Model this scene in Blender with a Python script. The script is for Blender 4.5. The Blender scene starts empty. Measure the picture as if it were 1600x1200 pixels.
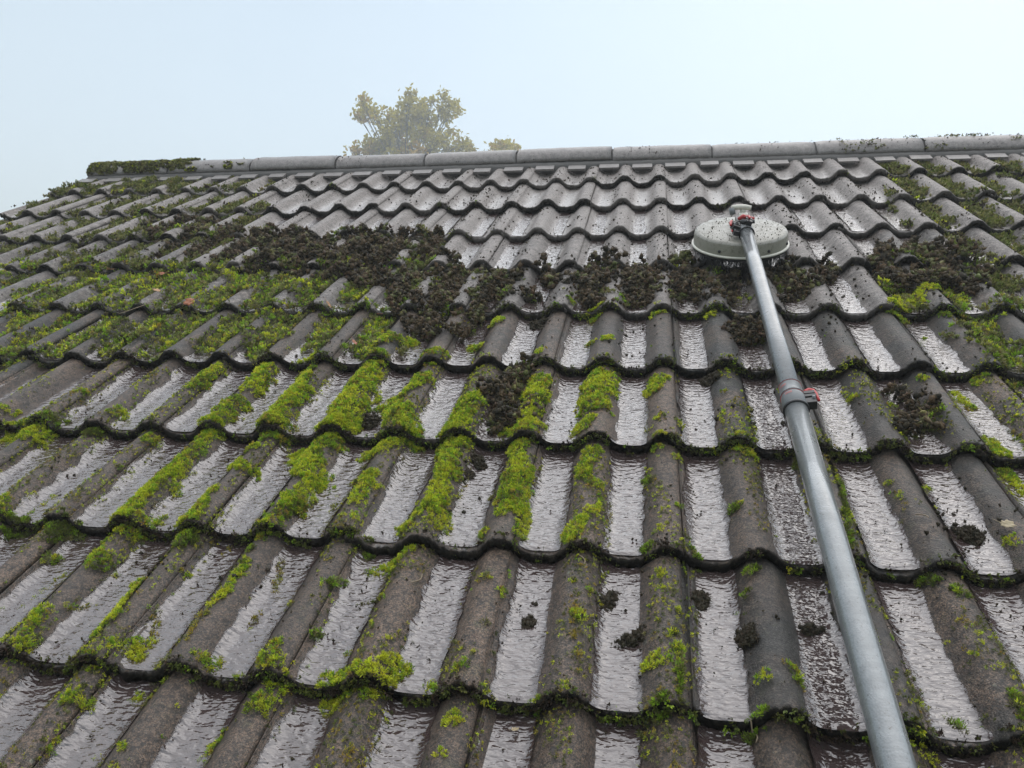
import bpy, math
import numpy as np
from mathutils import Matrix, Vector

# ------------------------------------------------------------------ camera, sky, sun, exposure
sc = bpy.context.scene
PITCH = math.radians(27)
CP, SP = math.cos(PITCH), math.sin(PITCH)
ROOF = Matrix(((1, 0, 0), (0, CP, -SP), (0, SP, CP))).to_4x4()      # roof frame: u along ridge, v up the slope, n out of it
def W(u, v, n=0.0):
    return Vector((u, v * CP - n * SP, v * SP + n * CP))
def Wd(a): return ROOF.to_3x3() @ Vector(a)
cam = bpy.data.cameras.new('camera'); camo = bpy.data.objects.new('camera', cam)
sc.collection.objects.link(camo); sc.camera = camo
right, up, fwd = Wd((0.98586439, 0.15351833, -0.06710828)), Wd((-0.01781041, 0.49429446, 0.86911206)), Wd((-0.16659588, 0.85563141, -0.49004153))
CAMP = W(0.2552706, -0.74115852, 0.93234136)
camo.matrix_world = Matrix(((right.x, up.x, -fwd.x, CAMP.x), (right.y, up.y, -fwd.y, CAMP.y), (right.z, up.z, -fwd.z, CAMP.z), (0, 0, 0, 1)))
cam.sensor_width = 36; cam.lens = 36 * 1235.4 / 1600
cam.clip_start = .02; cam.clip_end = 2000

SUN_EL, SUN_AZ = math.radians(48), math.radians(28)                 # azimuth clockwise from +Y, beyond the ridge to the right
world = bpy.data.worlds.new('World'); sc.world = world; world.use_nodes = True
nt = world.node_tree; nt.nodes.clear()
def N(t, **k):
    n = nt.nodes.new(t)
    for a, b in k.items(): setattr(n, a, b)
    return n
out = N('ShaderNodeOutputWorld'); bg = N('ShaderNodeBackground'); add = N('ShaderNodeAddShader'); bg2 = N('ShaderNodeBackground')
sky = N('ShaderNodeTexSky', sky_type='NISHITA', sun_disc=False, sun_elevation=SUN_EL, sun_rotation=SUN_AZ)
bg.inputs[1].default_value = 0.05
nt.links.new(sky.outputs[0], bg.inputs[0])
tc = N('ShaderNodeTexCoord'); sep = N('ShaderNodeSeparateXYZ'); nt.links.new(tc.outputs['Generated'], sep.inputs[0])
mr = N('ShaderNodeMapRange'); mr.inputs[1].default_value = 0.0; mr.inputs[2].default_value = 1.0
nt.links.new(sep.outputs[2], mr.inputs[0])
cr = N('ShaderNodeValToRGB'); nt.links.new(mr.outputs[0], cr.inputs[0])
e = cr.color_ramp.elements
SKYC = [(0.0, (.425, .450, .436)), (0.12, (.40, .438, .430)), (0.42, (.330, .378, .378)), (1.0, (1.25, 1.23, 1.22))]
e[0].position, e[0].color = SKYC[0][0], (*SKYC[0][1], 1)
e[1].position, e[1].color = SKYC[-1][0], (*SKYC[-1][1], 1)
for p, c in SKYC[1:-1]:
    x = e.new(p); x.color = (*c, 1)
dot = N('ShaderNodeVectorMath', operation='DOT_PRODUCT'); dot.inputs[1].default_value = (math.sin(SUN_AZ + .5), math.cos(SUN_AZ + .5), .2)
nt.links.new(tc.outputs['Generated'], dot.inputs[0])
m2 = N('ShaderNodeMapRange'); m2.inputs[1].default_value = 0.3; m2.inputs[2].default_value = 1.0; m2.inputs[3].default_value = 0.90; m2.inputs[4].default_value = 0.965
nt.links.new(dot.outputs['Value'], m2.inputs[0])
nt.links.new(cr.outputs[0], bg2.inputs[0])
fog = N('ShaderNodeTexNoise'); fog.inputs['Scale'].default_value = 1.6; fog.inputs['Detail'].default_value = 4; nt.links.new(tc.outputs['Generated'], fog.inputs['Vector'])
m3 = N('ShaderNodeMapRange'); m3.inputs[1].default_value = .3; m3.inputs[2].default_value = .7; m3.inputs[3].default_value = .95; m3.inputs[4].default_value = 1.05
nt.links.new(fog.outputs['Fac'], m3.inputs[0]); mm = N('ShaderNodeMath', operation='MULTIPLY'); nt.links.new(m2.outputs[0], mm.inputs[0]); nt.links.new(m3.outputs[0], mm.inputs[1])
nt.links.new(mm.outputs[0], bg2.inputs[1])
nt.links.new(bg.outputs[0], add.inputs[0]); nt.links.new(bg2.outputs[0], add.inputs[1]); nt.links.new(add.outputs[0], out.inputs[0])
sd = bpy.data.lights.new('sun', 'SUN'); sd.energy = 0.6; sd.angle = math.radians(80); sd.color = (1, .97, .93)
so = bpy.data.objects.new('sun', sd); sc.collection.objects.link(so)
sv = Vector((math.sin(SUN_AZ) * math.cos(SUN_EL), math.cos(SUN_AZ) * math.cos(SUN_EL), math.sin(SUN_EL)))
so.rotation_euler = sv.to_track_quat('Z', 'Y').to_euler(); so.location = (0, 0, 8)
sc.view_settings.view_transform = 'Standard'; sc.view_settings.look = 'None'
sc.view_settings.exposure = 0.8; sc.view_settings.gamma = 1.0; sc.view_settings.use_curve_mapping = False
sc.cycles.max_bounces = 5; sc.cycles.diffuse_bounces = 2; sc.cycles.glossy_bounces = 3; sc.cycles.volume_bounces = 0
sc.cycles.transparent_max_bounces = 6
sc.cycles.use_denoising = True

HAZE = .0088
# moss strokes, debris heaps and loose bits, in roof metres (u along the ridge, v up the slope, radius)
M_b='''-0.465,1.004,-0.436,0.718,0.038;-0.444,0.686,-0.403,0.731,0.024;-0.3,0.942,-0.359,0.828,0.025;-0.359,0.828,-0.269,0.702,0.03;-0.654,1.035,-0.599,0.868,0.023;-0.599,0.868,-0.596,0.704,0.028;-0.596,0.704,-0.579,0.687,0.033;-0.746,0.989,-0.73,0.873,0.023;-0.736,0.792,-0.743,0.687,0.025;-0.743,0.687,-0.739,0.683,0.027;-0.886,0.988,-0.886,0.881,0.019;-1.021,0.742,-1.021,0.742,0.017;-1.184,0.83,-1.184,0.83,0.012;-1.326,0.733,-1.326,0.733,0.019;-0.152,0.831,-0.154,0.685,0.029;-0.056,0.728,-0.056,0.728,0.026;-1.273,0.687,-1.181,0.647,0.031;-0.883,0.645,-0.883,0.645,0.021;-0.738,0.634,-0.748,0.508,0.018;-0.748,0.508,-0.754,0.427,0.018;-0.754,0.427,-0.753,0.355,0.018;-0.733,0.338,-0.712,0.35,0.025;-0.736,0.513,-0.71,0.456,0.01;-0.614,0.622,-0.614,0.622,0.017;-0.646,0.574,-0.568,0.519,0.014;-0.619,0.445,-0.615,0.357,0.015;-0.603,0.339,-0.621,0.337,0.022;-0.437,0.667,-0.502,0.631,0.026;-0.502,0.631,-0.417,0.506,0.028;-0.417,0.506,-0.428,0.415,0.023;-0.428,0.415,-0.449,0.338,0.02;-0.298,0.658,-0.352,0.641,0.021;-0.303,0.528,-0.299,0.435,0.019;-0.285,0.373,-0.285,0.373,0.009;-0.18,0.687,-0.146,0.549,0.022;-0.146,0.549,-0.147,0.437,0.019;-0.147,0.437,-0.121,0.38,0.017;-0.171,0.398,-0.193,0.368,0.016;-0.018,0.553,-0.008,0.413,0.013;-0.035,0.371,-0.035,0.371,0.012;-1.051,0.38,-1.031,0.343,0.014;-0.985,0.432,-0.991,0.369,0.007;-0.741,0.248,-0.739,0.227,0.017;-0.809,0.228,-0.829,0.124,0.005;-0.746,0.096,-0.732,0.021,0.013;-0.722,0.121,-0.696,0.145,0.006;-0.705,0.223,-0.705,0.223,0.007;-0.648,0.21,-0.618,0.096,0.012;-0.618,0.096,-0.623,0.066,0.011;-0.577,0.042,-0.577,0.042,0.009;-0.598,0.011,-0.598,0.011,0.01;-0.567,0.226,-0.567,0.226,0.008;-0.569,0.174,-0.569,0.174,0.008;-0.544,0.053,-0.544,0.053,0.022;-0.453,0.25,-0.451,0.168,0.01;-0.451,0.168,-0.461,0.14,0.009;-0.416,0.033,-0.416,0.033,0.017;-0.309,0.052,-0.298,0.01,0.018;-0.356,0.013,-0.356,0.013,0.009;-0.17,0.312,-0.227,0.273,0.015;-0.133,0.019,-0.133,0.019,0.029;-0.214,0.021,-0.181,0.018,0.017;-0.119,0.052,-0.107,0.049,0.018;-0.201,0.078,-0.201,0.078,0.006;0.023,0.221,0.023,0.221,0.009;-0.004,0.047,-0.004,0.047,0.012;-0.054,0.025,-0.054,0.025,0.011;0.031,0.021,0.031,0.021,0.007;-0.597,-0.057,-0.572,-0.05,0.014;-0.574,-0.131,-0.574,-0.131,0.008;-0.518,-0.02,-0.518,-0.02,0.011;-0.46,-0.126,-0.46,-0.126,0.008;-0.506,-0.13,-0.506,-0.13,0.007;-0.293,-0.031,-0.293,-0.031,0.017;-0.342,-0.077,-0.351,-0.114,0.01;-0.005,-0.028,-0.005,-0.028,0.016;-0.01,-0.087,-0.01,-0.087,0.008;-0.204,-0.006,-0.204,-0.006,0.014;-0.004,0.953,-0.001,0.801,0.025;-0.001,0.801,-0.009,0.688,0.023;0.031,0.731,0.031,0.731,0.013;0.142,0.961,0.138,0.831,0.038;0.175,0.797,0.175,0.797,0.01;0.122,0.732,0.122,0.732,0.025;0.286,0.97,0.271,0.916,0.019;0.289,0.769,0.289,0.769,0.011;0.327,0.761,0.327,0.761,0.01;0.435,0.903,0.435,0.903,0.009;0.475,0.92,0.475,0.92,0.009;0.722,0.901,0.722,0.901,0.013;0.805,0.903,0.805,0.903,0.01;0.891,0.993,0.891,0.993,0.016;1.029,1.007,1.029,1.007,0.019;0.962,0.966,0.971,0.9,0.015;1.024,0.815,1.024,0.815,0.009;1.015,0.751,1.015,0.751,0.01;0.957,0.742,0.961,0.652,0.017;0.961,0.652,0.968,0.595,0.016;-0.013,0.661,0.011,0.55,0.02;0.011,0.55,0.021,0.437,0.018;0.021,0.437,0.032,0.358,0.013;0.15,0.653,0.134,0.576,0.017;0.134,0.576,0.158,0.52,0.013;0.135,0.394,0.129,0.351,0.014;0.164,0.44,0.151,0.403,0.01;0.173,0.532,0.171,0.447,0.006;0.285,0.681,0.285,0.681,0.014;0.32,0.646,0.32,0.646,0.009;0.321,0.466,0.321,0.466,0.006;0.461,0.675,0.461,0.675,0.023;0.621,0.469,0.621,0.469,0.012;0.721,0.585,0.721,0.585,0.006;0.797,0.597,0.797,0.597,0.011;0.73,0.535,0.73,0.535,0.005;0.283,0.385,0.283,0.385,0.008;0.877,0.406,0.877,0.406,0.012;0.141,0.257,0.141,0.257,0.007;0.168,0.237,0.168,0.237,0.007;0.159,0.175,0.16,0.17,0.011;0.147,0.025,0.147,0.025,0.007;0.12,0.016,0.105,0.012,0.007;0.283,0.285,0.283,0.285,0.011;0.286,0.251,0.286,0.251,0.007;0.309,0.198,0.309,0.198,0.009;0.281,0.088,0.281,0.088,0.017;0.309,0.068,0.309,0.068,0.006;0.314,0.114,0.314,0.114,0.005;0.471,0.096,0.478,0.071,0.01;0.428,0.074,0.428,0.074,0.01;0.732,0.154,0.732,0.154,0.008;-0.165,1.299,-0.165,1.299,0.022;-0.204,1.15,-0.204,1.15,0.026;0.107,1.367,0.107,1.367,0.021;0.155,1.154,0.155,1.154,0.015;0.107,1.17,0.107,1.17,0.014;0.285,1.359,0.285,1.359,0.02;0.432,1.351,0.432,1.351,0.018;-0.018,1.07,-0.018,1.07,0.018;0.028,1.424,0.028,1.424,0.013;0.322,1.482,0.322,1.482,0.011;1.044,1.342,1.044,1.342,0.014;0.97,1.251,0.97,1.251,0.012;1.042,1.499,1.042,1.499,0.025;1.004,1.467,0.927,1.371,0.025;-0.28,1.069,-0.307,1.035,0.017;-0.462,1.141,-0.4,1.167,0.025;0.594,0.525,0.594,0.525,0.006;0.438,0.482,0.427,0.48,0.006'''
M_o='''-1.175,0.696,-1.175,0.696,0.025;-1.046,0.662,-1.046,0.662,0.017;-0.88,0.521,-0.88,0.521,0.007;-0.885,0.314,-0.885,0.314,0.03;-0.862,0.254,-0.862,0.254,0.017;-0.603,0.31,-0.603,0.31,0.022;-0.46,0.292,-0.46,0.292,0.008;-0.268,0.107,-0.268,0.107,0.01;-0.28,0.219,-0.263,0.237,0.009;-0.251,0.328,-0.251,0.328,0.014;0.264,0.573,0.264,0.573,0.009;0.425,0.469,0.425,0.469,0.01;0.26,0.351,0.26,0.351,0.011;0.281,0.012,0.281,0.012,0.012;0.437,0.311,0.437,0.311,0.011;0.427,0.26,0.427,0.26,0.006;0.416,0.011,0.416,0.011,0.015;0.723,0.323,0.723,0.323,0.013;0.754,0.281,0.754,0.281,0.011;0.634,0.599,0.602,0.348,0.005;0.596,0.261,0.599,0.149,0.003;-0.992,0.337,-1.018,0.326,0.018;-0.437,0.578,-0.494,0.67,0.011;-0.521,1.081,-0.431,1.041,0.01;0.34,0.357,0.351,0.338,0.007;-0.24,0.686,-0.267,0.686,0.012;0.573,0.685,0.568,0.641,0.008;0.752,0.07,0.752,0.035,0.009;0.67,0.045,0.682,0.035,0.007;0.311,0.122,0.312,0.011,0.004'''
M_y='''-0.305,0.272,-0.305,0.272,0.008;-0.336,0.166,-0.336,0.166,0.011;-0.5,0.014,-0.5,0.014,0.009;-0.168,0.108,-0.168,0.108,0.005;-0.006,0.252,-0.014,0.249,0.012;0.01,0.138,0.01,0.138,0.006;0.149,0.223,0.149,0.223,0.007;0.156,0.085,0.156,0.085,0.009;0.305,0.149,0.305,0.149,0.008;0.307,0.243,0.307,0.243,0.005;-0.132,-0.103,-0.132,-0.103,0.015;-0.566,0.144,-0.532,0.037,0.006;-0.461,0.117,-0.46,0.055,0.005;-0.407,0.288,-0.385,0.208,0.006;-0.534,0.305,-0.522,0.337,0.006;-0.223,0.189,-0.181,0.206,0.004;-0.804,0.543,-0.75,0.423,0.007;-0.042,0.491,-0.017,0.508,0.006;-0.356,0.429,-0.361,0.477,0.006;-0.387,0.112,-0.386,0.158,0.006;0.157,0.117,0.146,0.19,0.005;-0.349,0.521,-0.323,0.539,0.008'''
DEB='''-1.462,2.059 -0.518,2.061 -0.415,1.728 -0.373,1.722 -0.138,1.641 -0.087,1.48 -0.258,1.43 -0.253,1.169 -0.413,1.219 -0.58,1.525 -1.118,1.722 -1.459,1.893;-0.086,1.723 0.147,1.72 0.398,1.816 0.496,1.717 0.499,1.417 0.328,1.47 0.162,1.37 -0.031,1.433;0.642,1.721 0.81,1.72 0.711,1.455 0.618,1.4;1.003,1.906 1.186,1.88 1.273,1.722 1.199,1.47 1.031,1.516 0.914,1.613;-0.139,1.036 -0.023,1.033 -0.007,0.738 -0.092,0.712 -0.148,0.917;0.487,1.372 0.575,1.352 0.558,1.218 0.481,1.197;0.833,0.956 0.902,0.87 0.866,0.754 0.781,0.755;-2.048,2.396 -1.457,2.322 -1.196,1.8 -1.619,1.94;0.536,1.723 0.625,1.653 0.605,1.431 0.514,1.481'''
Z_green='''-1.9,1.408 -0.496,1.371 -0.377,1.085 -1.607,1.033;-2.216,1.803 -0.642,1.722 -0.513,1.432 -1.9,1.408;1.055,1.37 1.273,1.429 1.133,1.035 1.027,1.034;0.967,1.659 1.146,1.653 1.091,1.37 0.908,1.357'''
Z_olive='''-2.819,2.551 -2.98,3.444 -1.773,3.29 -1.064,1.723 -2.216,1.803;1.277,3.221 1.909,3.154 1.291,1.478 1.167,1.614 1.145,2.242'''
CLODS='''-0.096,0.629,0.0194;0.073,0.176,0.0126;0.239,0.153,0.0202;0.202,0.241,0.0140;0.353,0.257,0.0150;0.415,0.166,0.0139;0.517,0.205,0.0192;0.819,0.441,0.0249;-0.385,0.756,0.0241;-0.058,1.325,0.0242;0.409,1.003,0.0221;-0.106,0.576,0.0095'''
LEAVES='''0.874,0.441,0.0156;-1.168,1.370,0.0245;-0.710,1.370,0.0158;-0.547,1.364,0.0215;-1.462,1.685,0.0184;-0.550,1.140,0.0126;-1.644,1.665,0.0253;-1.327,1.450,0.0169;0.080,-0.022,0.0082;-0.723,1.751,0.0112'''
TWIGS='''-1.342,1.254,-1.299,1.412;0.145,0.321,0.155,0.295;0.406,0.013,0.412,-0.008;0.734,0.461,0.751,0.448;-0.125,0.256,-0.138,0.221'''

# ------------------------------------------------------------------ helpers
rng = np.random.default_rng(7)
col = sc.collection
def hsh(ix, iy, s):
    h = (ix.astype(np.int64) * 374761393 + iy.astype(np.int64) * 668265263 + s * 982451653) & 0x7fffffff
    h = (h ^ (h >> 13)) * 1274126177 & 0x7fffffff
    return ((h ^ (h >> 16)) & 0xffff) / 65535.0
def vn(x, y, s=0):                                   # value noise 0..1
    x = np.asarray(x, float); y = np.asarray(y, float)
    ix, iy = np.floor(x), np.floor(y); fx, fy = x - ix, y - iy
    fx = fx * fx * (3 - 2 * fx); fy = fy * fy * (3 - 2 * fy)
    a, b, c, d = hsh(ix, iy, s), hsh(ix + 1, iy, s), hsh(ix, iy + 1, s), hsh(ix + 1, iy + 1, s)
    return (a * (1 - fx) + b * fx) * (1 - fy) + (c * (1 - fx) + d * fx) * fy
def fbm(x, y, s=0): return .55 * vn(x, y, s) + .3 * vn(x * 2.1, y * 2.1, s + 1) + .15 * vn(x * 4.3, y * 4.3, s + 2)

def mesh(name, verts, faces, mat=None, smooth=True, attrs=None):
    me = bpy.data.meshes.new(name); v = np.asarray(verts, np.float32).reshape(-1, 3)
    f = faces
    if isinstance(f, np.ndarray):
        k = f.shape[1]; n = len(f)
        me.vertices.add(len(v)); me.vertices.foreach_set('co', v.ravel())
        me.loops.add(n * k); me.loops.foreach_set('vertex_index', f.astype(np.int32).ravel())
        me.polygons.add(n); me.polygons.foreach_set('loop_start', np.arange(0, n * k, k, dtype=np.int32))
        me.update(calc_edges=True)
    else:
        me.from_pydata([tuple(map(float, q)) for q in v], [], [tuple(int(i) for i in q) for q in f]); me.update()
    if smooth: me.polygons.foreach_set('use_smooth', np.ones(len(me.polygons), bool))
    for a, arr in (attrs or {}).items():
        arr = np.asarray(arr, np.float32)
        if arr.ndim == 1: me.attributes.new(a, 'FLOAT', 'POINT').data.foreach_set('value', arr)
        else: me.attributes.new(a, 'FLOAT_COLOR', 'POINT').data.foreach_set('color', np.c_[arr, np.ones(len(arr))].ravel().astype(np.float32))
    if mat: me.materials.append(mat)
    return me
def obj(name, me, parent=None, mw=None):
    o = bpy.data.objects.new(name, me); col.objects.link(o)
    if parent is not None: o.parent = parent
    if mw is not None:
        if parent is None: o.matrix_world = mw
        else: o.matrix_local = mw
    return o
def tag(o, label=None, cat=None, group=None, kind=None):
    for k, v in (('label', label), ('category', cat), ('group', group), ('kind', kind)):
        if v: o[k] = v
    return o
def empty(name, mw, *a, **k):
    o = bpy.data.objects.new(name, None); col.objects.link(o); o.empty_display_size = .1; o.matrix_world = mw
    return tag(o, *a, **k)
def T(u, v, n=0, rz=0): return Matrix.Translation((u, v, n)) @ Matrix.Rotation(rz, 4, 'Z')
def box(x0, x1, y0, y1, z0, z1):
    return ([(x0, y0, z0), (x1, y0, z0), (x1, y1, z0), (x0, y1, z0), (x0, y0, z1), (x1, y0, z1), (x1, y1, z1), (x0, y1, z1)],
            [(3, 2, 1, 0), (4, 5, 6, 7), (0, 1, 5, 4), (1, 2, 6, 5), (2, 3, 7, 6), (3, 0, 4, 7)])
def merge(parts):
    V, Fc = [], []
    for v, f in parts:
        b = len(V); V += [tuple(q) for q in v]; Fc += [tuple(i + b for i in q) for q in f]
    return V, Fc
def lathe(prof, n=64, wob=0):
    V, Fc = [], []
    for r, z in prof:
        for k in range(n):
            a = 2 * math.pi * k / n; V.append((r * math.cos(a), r * math.sin(a), z))
    for i in range(len(prof) - 1):
        for k in range(n):
            k2 = (k + 1) % n; Fc.append((i * n + k, i * n + k2, (i + 1) * n + k2, (i + 1) * n + k))
    return V, Fc
def tube(pts, rad, n=12, cap=True):
    pts = [Vector(p) for p in pts]; rad = rad if hasattr(rad, '__len__') else [rad] * len(pts)
    V, Fc = [], []
    d0 = (pts[1] - pts[0]).normalized(); a = d0.cross(Vector((0, 0, 1)))
    if a.length < .1: a = d0.cross(Vector((1, 0, 0)))
    a.normalize()
    for i, p in enumerate(pts):
        d = (pts[min(i + 1, len(pts) - 1)] - pts[max(i - 1, 0)]).normalized()
        a = (a - d * a.dot(d)).normalized(); b = d.cross(a)
        for k in range(n):
            t = 2 * math.pi * k / n; V.append(p + (a * math.cos(t) + b * math.sin(t)) * rad[i])
    for i in range(len(pts) - 1):
        for k in range(n):
            k2 = (k + 1) % n; Fc.append((i * n + k, i * n + k2, (i + 1) * n + k2, (i + 1) * n + k))
    if cap: Fc.append(tuple(range(n - 1, -1, -1))); Fc.append(tuple(range((len(pts) - 1) * n, len(pts) * n)))
    return V, Fc

# ------------------------------------------------------------------ materials
class M:
    def __init__(s, name):
        s.m = bpy.data.materials.new(name); s.m.use_nodes = True; s.t = s.m.node_tree
        s.b = s.t.nodes['Principled BSDF']; s.o = s.t.nodes['Material Output']
        s.pos = s.n('ShaderNodeNewGeometry').outputs['Position']
    def n(s, t, **k):
        x = s.t.nodes.new(t)
        for a, b in k.items(): setattr(x, a, b)
        return x
    def put(s, sock, v):
        if isinstance(v, bpy.types.NodeSocket): s.t.links.new(v, sock)
        elif isinstance(v, (tuple, list)) and sock.type == 'RGBA': sock.default_value = (*v, 1)
        else: sock.default_value = v
    def noise(s, scale, detail=3, rough=.6, co=None, dist=0, stretch=None):
        x = s.n('ShaderNodeTexNoise'); x.inputs['Scale'].default_value = scale; x.inputs['Detail'].default_value = detail
        x.inputs['Roughness'].default_value = rough; x.inputs['Distortion'].default_value = dist
        c = co or s.pos
        if stretch:
            mp = s.n('ShaderNodeMapping'); mp.inputs['Scale'].default_value = stretch; s.t.links.new(c, mp.inputs[0]); c = mp.outputs[0]
        s.t.links.new(c, x.inputs['Vector']); return x.outputs['Fac']
    def vor(s, scale, feat='F1', co=None):
        x = s.n('ShaderNodeTexVoronoi', feature=feat); x.inputs['Scale'].default_value = scale
        s.t.links.new(co or s.pos, x.inputs['Vector']); return x
    def ramp(s, v, a, b, c=0., d=1.):
        x = s.n('ShaderNodeMapRange'); s.put(x.inputs[0], v)
        for i, q in enumerate((a, b, c, d)): s.put(x.inputs[i + 1], q)
        return x.outputs[0]
    def math(s, op, a, b=0., cl=False):
        x = s.n('ShaderNodeMath', operation=op); x.use_clamp = cl; s.put(x.inputs[0], a); s.put(x.inputs[1], b); return x.outputs[0]
    def mix(s, f, a, b, mode='MIX'):
        x = s.n('ShaderNodeMix', data_type='RGBA', blend_type=mode); s.put(x.inputs[0], f); s.put(x.inputs[6], a); s.put(x.inputs[7], b); return x.outputs[2]
    def attr(s, name, typ='GEOMETRY', out='Fac'):
        return s.n('ShaderNodeAttribute', attribute_name=name, attribute_type=typ).outputs[out]
    def rnd(s): return s.n('ShaderNodeObjectInfo').outputs['Random']
    def bump(s, h, strength, dist, prev=None):
        x = s.n('ShaderNodeBump'); x.inputs['Strength'].default_value = strength; x.inputs['Distance'].default_value = dist
        s.put(x.inputs['Height'], h)
        if prev: s.t.links.new(prev, x.inputs['Normal'])
        return x.outputs[0]
    def fin(s, **k):
        for a, v in k.items(): s.put(s.b.inputs[a.replace('_', ' ')], v)
        return s.m
def simple(name, c, rough=.5, metal=0., bump=None, **k):
    m = M(name); n = m.noise(60, 4)
    cc = m.mix(n, tuple(x * .8 for x in c), tuple(min(1, x * 1.15) for x in c))
    kk = dict(Base_Color=cc, Roughness=rough, Metallic=metal, **k)
    if bump: kk['Normal'] = m.bump(m.noise(bump[0], 3), bump[1], bump[2])
    return m.fin(**kk)

def tile_material():
    m = M('weathered_wet_concrete')
    clean, brown = m.attr('clean', 'OBJECT'), m.attr('brown', 'OBJECT'); nose, trough = m.attr('nose'), m.attr('trough'); r = m.rnd()
    big = m.noise(9, 4); mid = m.noise(45, 4, .65); fine = m.noise(420, 2, .7); grain = m.vor(780).outputs['Color']
    c = m.mix(m.ramp(mid, .38, .62), (.011, .011, .011), (.062, .058, .052))
    br = m.math('MULTIPLY', m.ramp(m.math('ADD', big, m.math('MULTIPLY', brown, .42)), .54, .82), 1.0)
    c = m.mix(br, c, m.mix(mid, (.040, .025, .017), (.215, .142, .096)))
    rust = m.ramp(m.noise(16, 3, co=None), .66, .78)
    c = m.mix(m.math('MULTIPLY', rust, m.ramp(brown, 0, 1, .15, .6)), c, (.115, .055, .035))
    cl = m.ramp(m.math('ADD', clean, m.math('MULTIPLY', m.math('SUBTRACT', mid, .5), .7)), .25, .75)
    cc = m.mix(m.ramp(mid, .25, .75), (.20, .172, .156), (.40, .352, .325))
    c = m.mix(cl, c, cc)
    alg = m.math('MULTIPLY', m.ramp(m.noise(26, 5, .7), .56, .72), m.ramp(cl, 0, 1, .55, .12))
    c = m.mix(alg, c, (.055, .065, .020))
    g2 = m.ramp(m.noise(230, 5, .85), .40, .60, .25, 1.95); gm = m.n('ShaderNodeVectorMath', operation='SCALE'); m.t.links.new(c, gm.inputs[0]); m.t.links.new(m.ramp(cl, 0, 1, g2, m.ramp(g2, .35, 1.75, .66, 1.22)), gm.inputs['Scale']); c = gm.outputs[0]
    # pale and dark grains of the aggregate
    gs = m.n('ShaderNodeSeparateColor'); m.t.links.new(grain, gs.inputs[0])
    c = m.mix(m.ramp(gs.outputs[0], .82, .97, 0, .55), c, (.20, .185, .16))
    c = m.mix(m.ramp(gs.outputs[1], .55, .85, 0, .75), c, (.010, .012, .012))
    dk = m.ramp(m.noise(120, 3, .7), .575, .64); c = m.mix(m.math('MULTIPLY', dk, .8), c, (.020, .017, .013))
    lic = m.vor(38); ls = m.n('ShaderNodeSeparateColor'); m.t.links.new(lic.outputs['Color'], ls.inputs[0])
    spot = m.math('MULTIPLY', m.ramp(lic.outputs['Distance'], .0045 * 38, .0025 * 38), m.ramp(ls.outputs[0], .90, .92))
    c = m.mix(m.math('MULTIPLY', spot, .6), c, (.28, .30, .22))
    rim_ = m.math('MULTIPLY', m.math('MULTIPLY', m.ramp(trough, .30, .62), m.ramp(trough, .95, .75)), m.math('SUBTRACT', 1.0, cl, True))
    c = m.mix(m.math('MULTIPLY', rim_, m.ramp(m.noise(28, 4), .35, .6, .15, .8)), c, (.030, .019, .014))
    blot = m.ramp(m.noise(75, 4, .75), .50, .62); c = m.mix(m.math('MULTIPLY', blot, m.ramp(cl, 0, 1, .8, .22)), c, (.011, .010, .009))
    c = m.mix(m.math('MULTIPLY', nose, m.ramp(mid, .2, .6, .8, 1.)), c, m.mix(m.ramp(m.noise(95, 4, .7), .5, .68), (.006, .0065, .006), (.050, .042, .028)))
    c = m.mix(m.ramp(r, 0, 1, 0, .42), c, m.mix(cl, (.034, .030, .027), (.27, .24, .222)))
    n1 = m.bump(mid, .6, .006); n2 = m.bump(fine, 1., .0020, n1); n3 = m.bump(m.vor(260).outputs['Distance'], .6, .0016, n2)
    wet = m.ramp(m.math('ADD', trough, m.math('MULTIPLY', m.math('SUBTRACT', mid, .5), .6)), m.ramp(clean, 0, 1, .85, .45), 1.0)
    ro = m.ramp(wet, 0, 1, .62, .34); ro = m.math('ADD', ro, m.math('MULTIPLY', m.math('SUBTRACT', fine, .5), .25))
    ro = m.math('MAXIMUM', ro, m.math('MULTIPLY', nose, .8))
    return m.fin(Base_Color=c, Roughness=ro, Normal=n3, IOR=1.5, Specular_IOR_Level=m.ramp(nose, 0, 1, .5, .02), Coat_Weight=m.math('MULTIPLY', m.math('SUBTRACT', 1., nose, True), m.ramp(wet, 0, 1, .10, .9)), Coat_Roughness=m.ramp(wet, 0, 1, .45, .24), Coat_IOR=1.6)
def water_material():
    m = M('muddy_running_water')
    c = m.mix(m.noise(30, 4), (.032, .020, .018), (.095, .070, .066))
    rot = m.n('ShaderNodeVectorRotate', rotation_type='X_AXIS'); rot.inputs['Angle'].default_value = -PITCH; m.t.links.new(m.pos, rot.inputs[0]); q = rot.outputs[0]
    w1 = m.noise(70, 1, .4, co=q, dist=.35, stretch=(.75, 1.5, 1)); w2 = m.noise(165, 1, .4, co=q, dist=.3, stretch=(.7, 1.5, 1))
    n1 = m.bump(w1, .9, .0042); n2 = m.bump(w2, .8, .0014, n1); n3 = n2
    m.fin(Base_Color=c, Roughness=.07, Normal=n3, IOR=1.68, Coat_Weight=1., Coat_Roughness=.02, Coat_IOR=1.55, Coat_Normal=n3)
    d = m.math('ADD', m.attr('depth'), m.math('MULTIPLY', m.math('SUBTRACT', m.noise(150, 4, .7), .5), 4.5)); a = m.ramp(d, -.6, 2.2)
    tr = m.n('ShaderNodeBsdfTransparent'); mx = m.n('ShaderNodeMixShader'); m.put(mx.inputs[0], a)
    m.t.links.new(tr.outputs[0], mx.inputs[1]); m.t.links.new(m.b.outputs[0], mx.inputs[2]); m.t.links.new(mx.outputs[0], m.o.inputs[0]); return m.m
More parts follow.
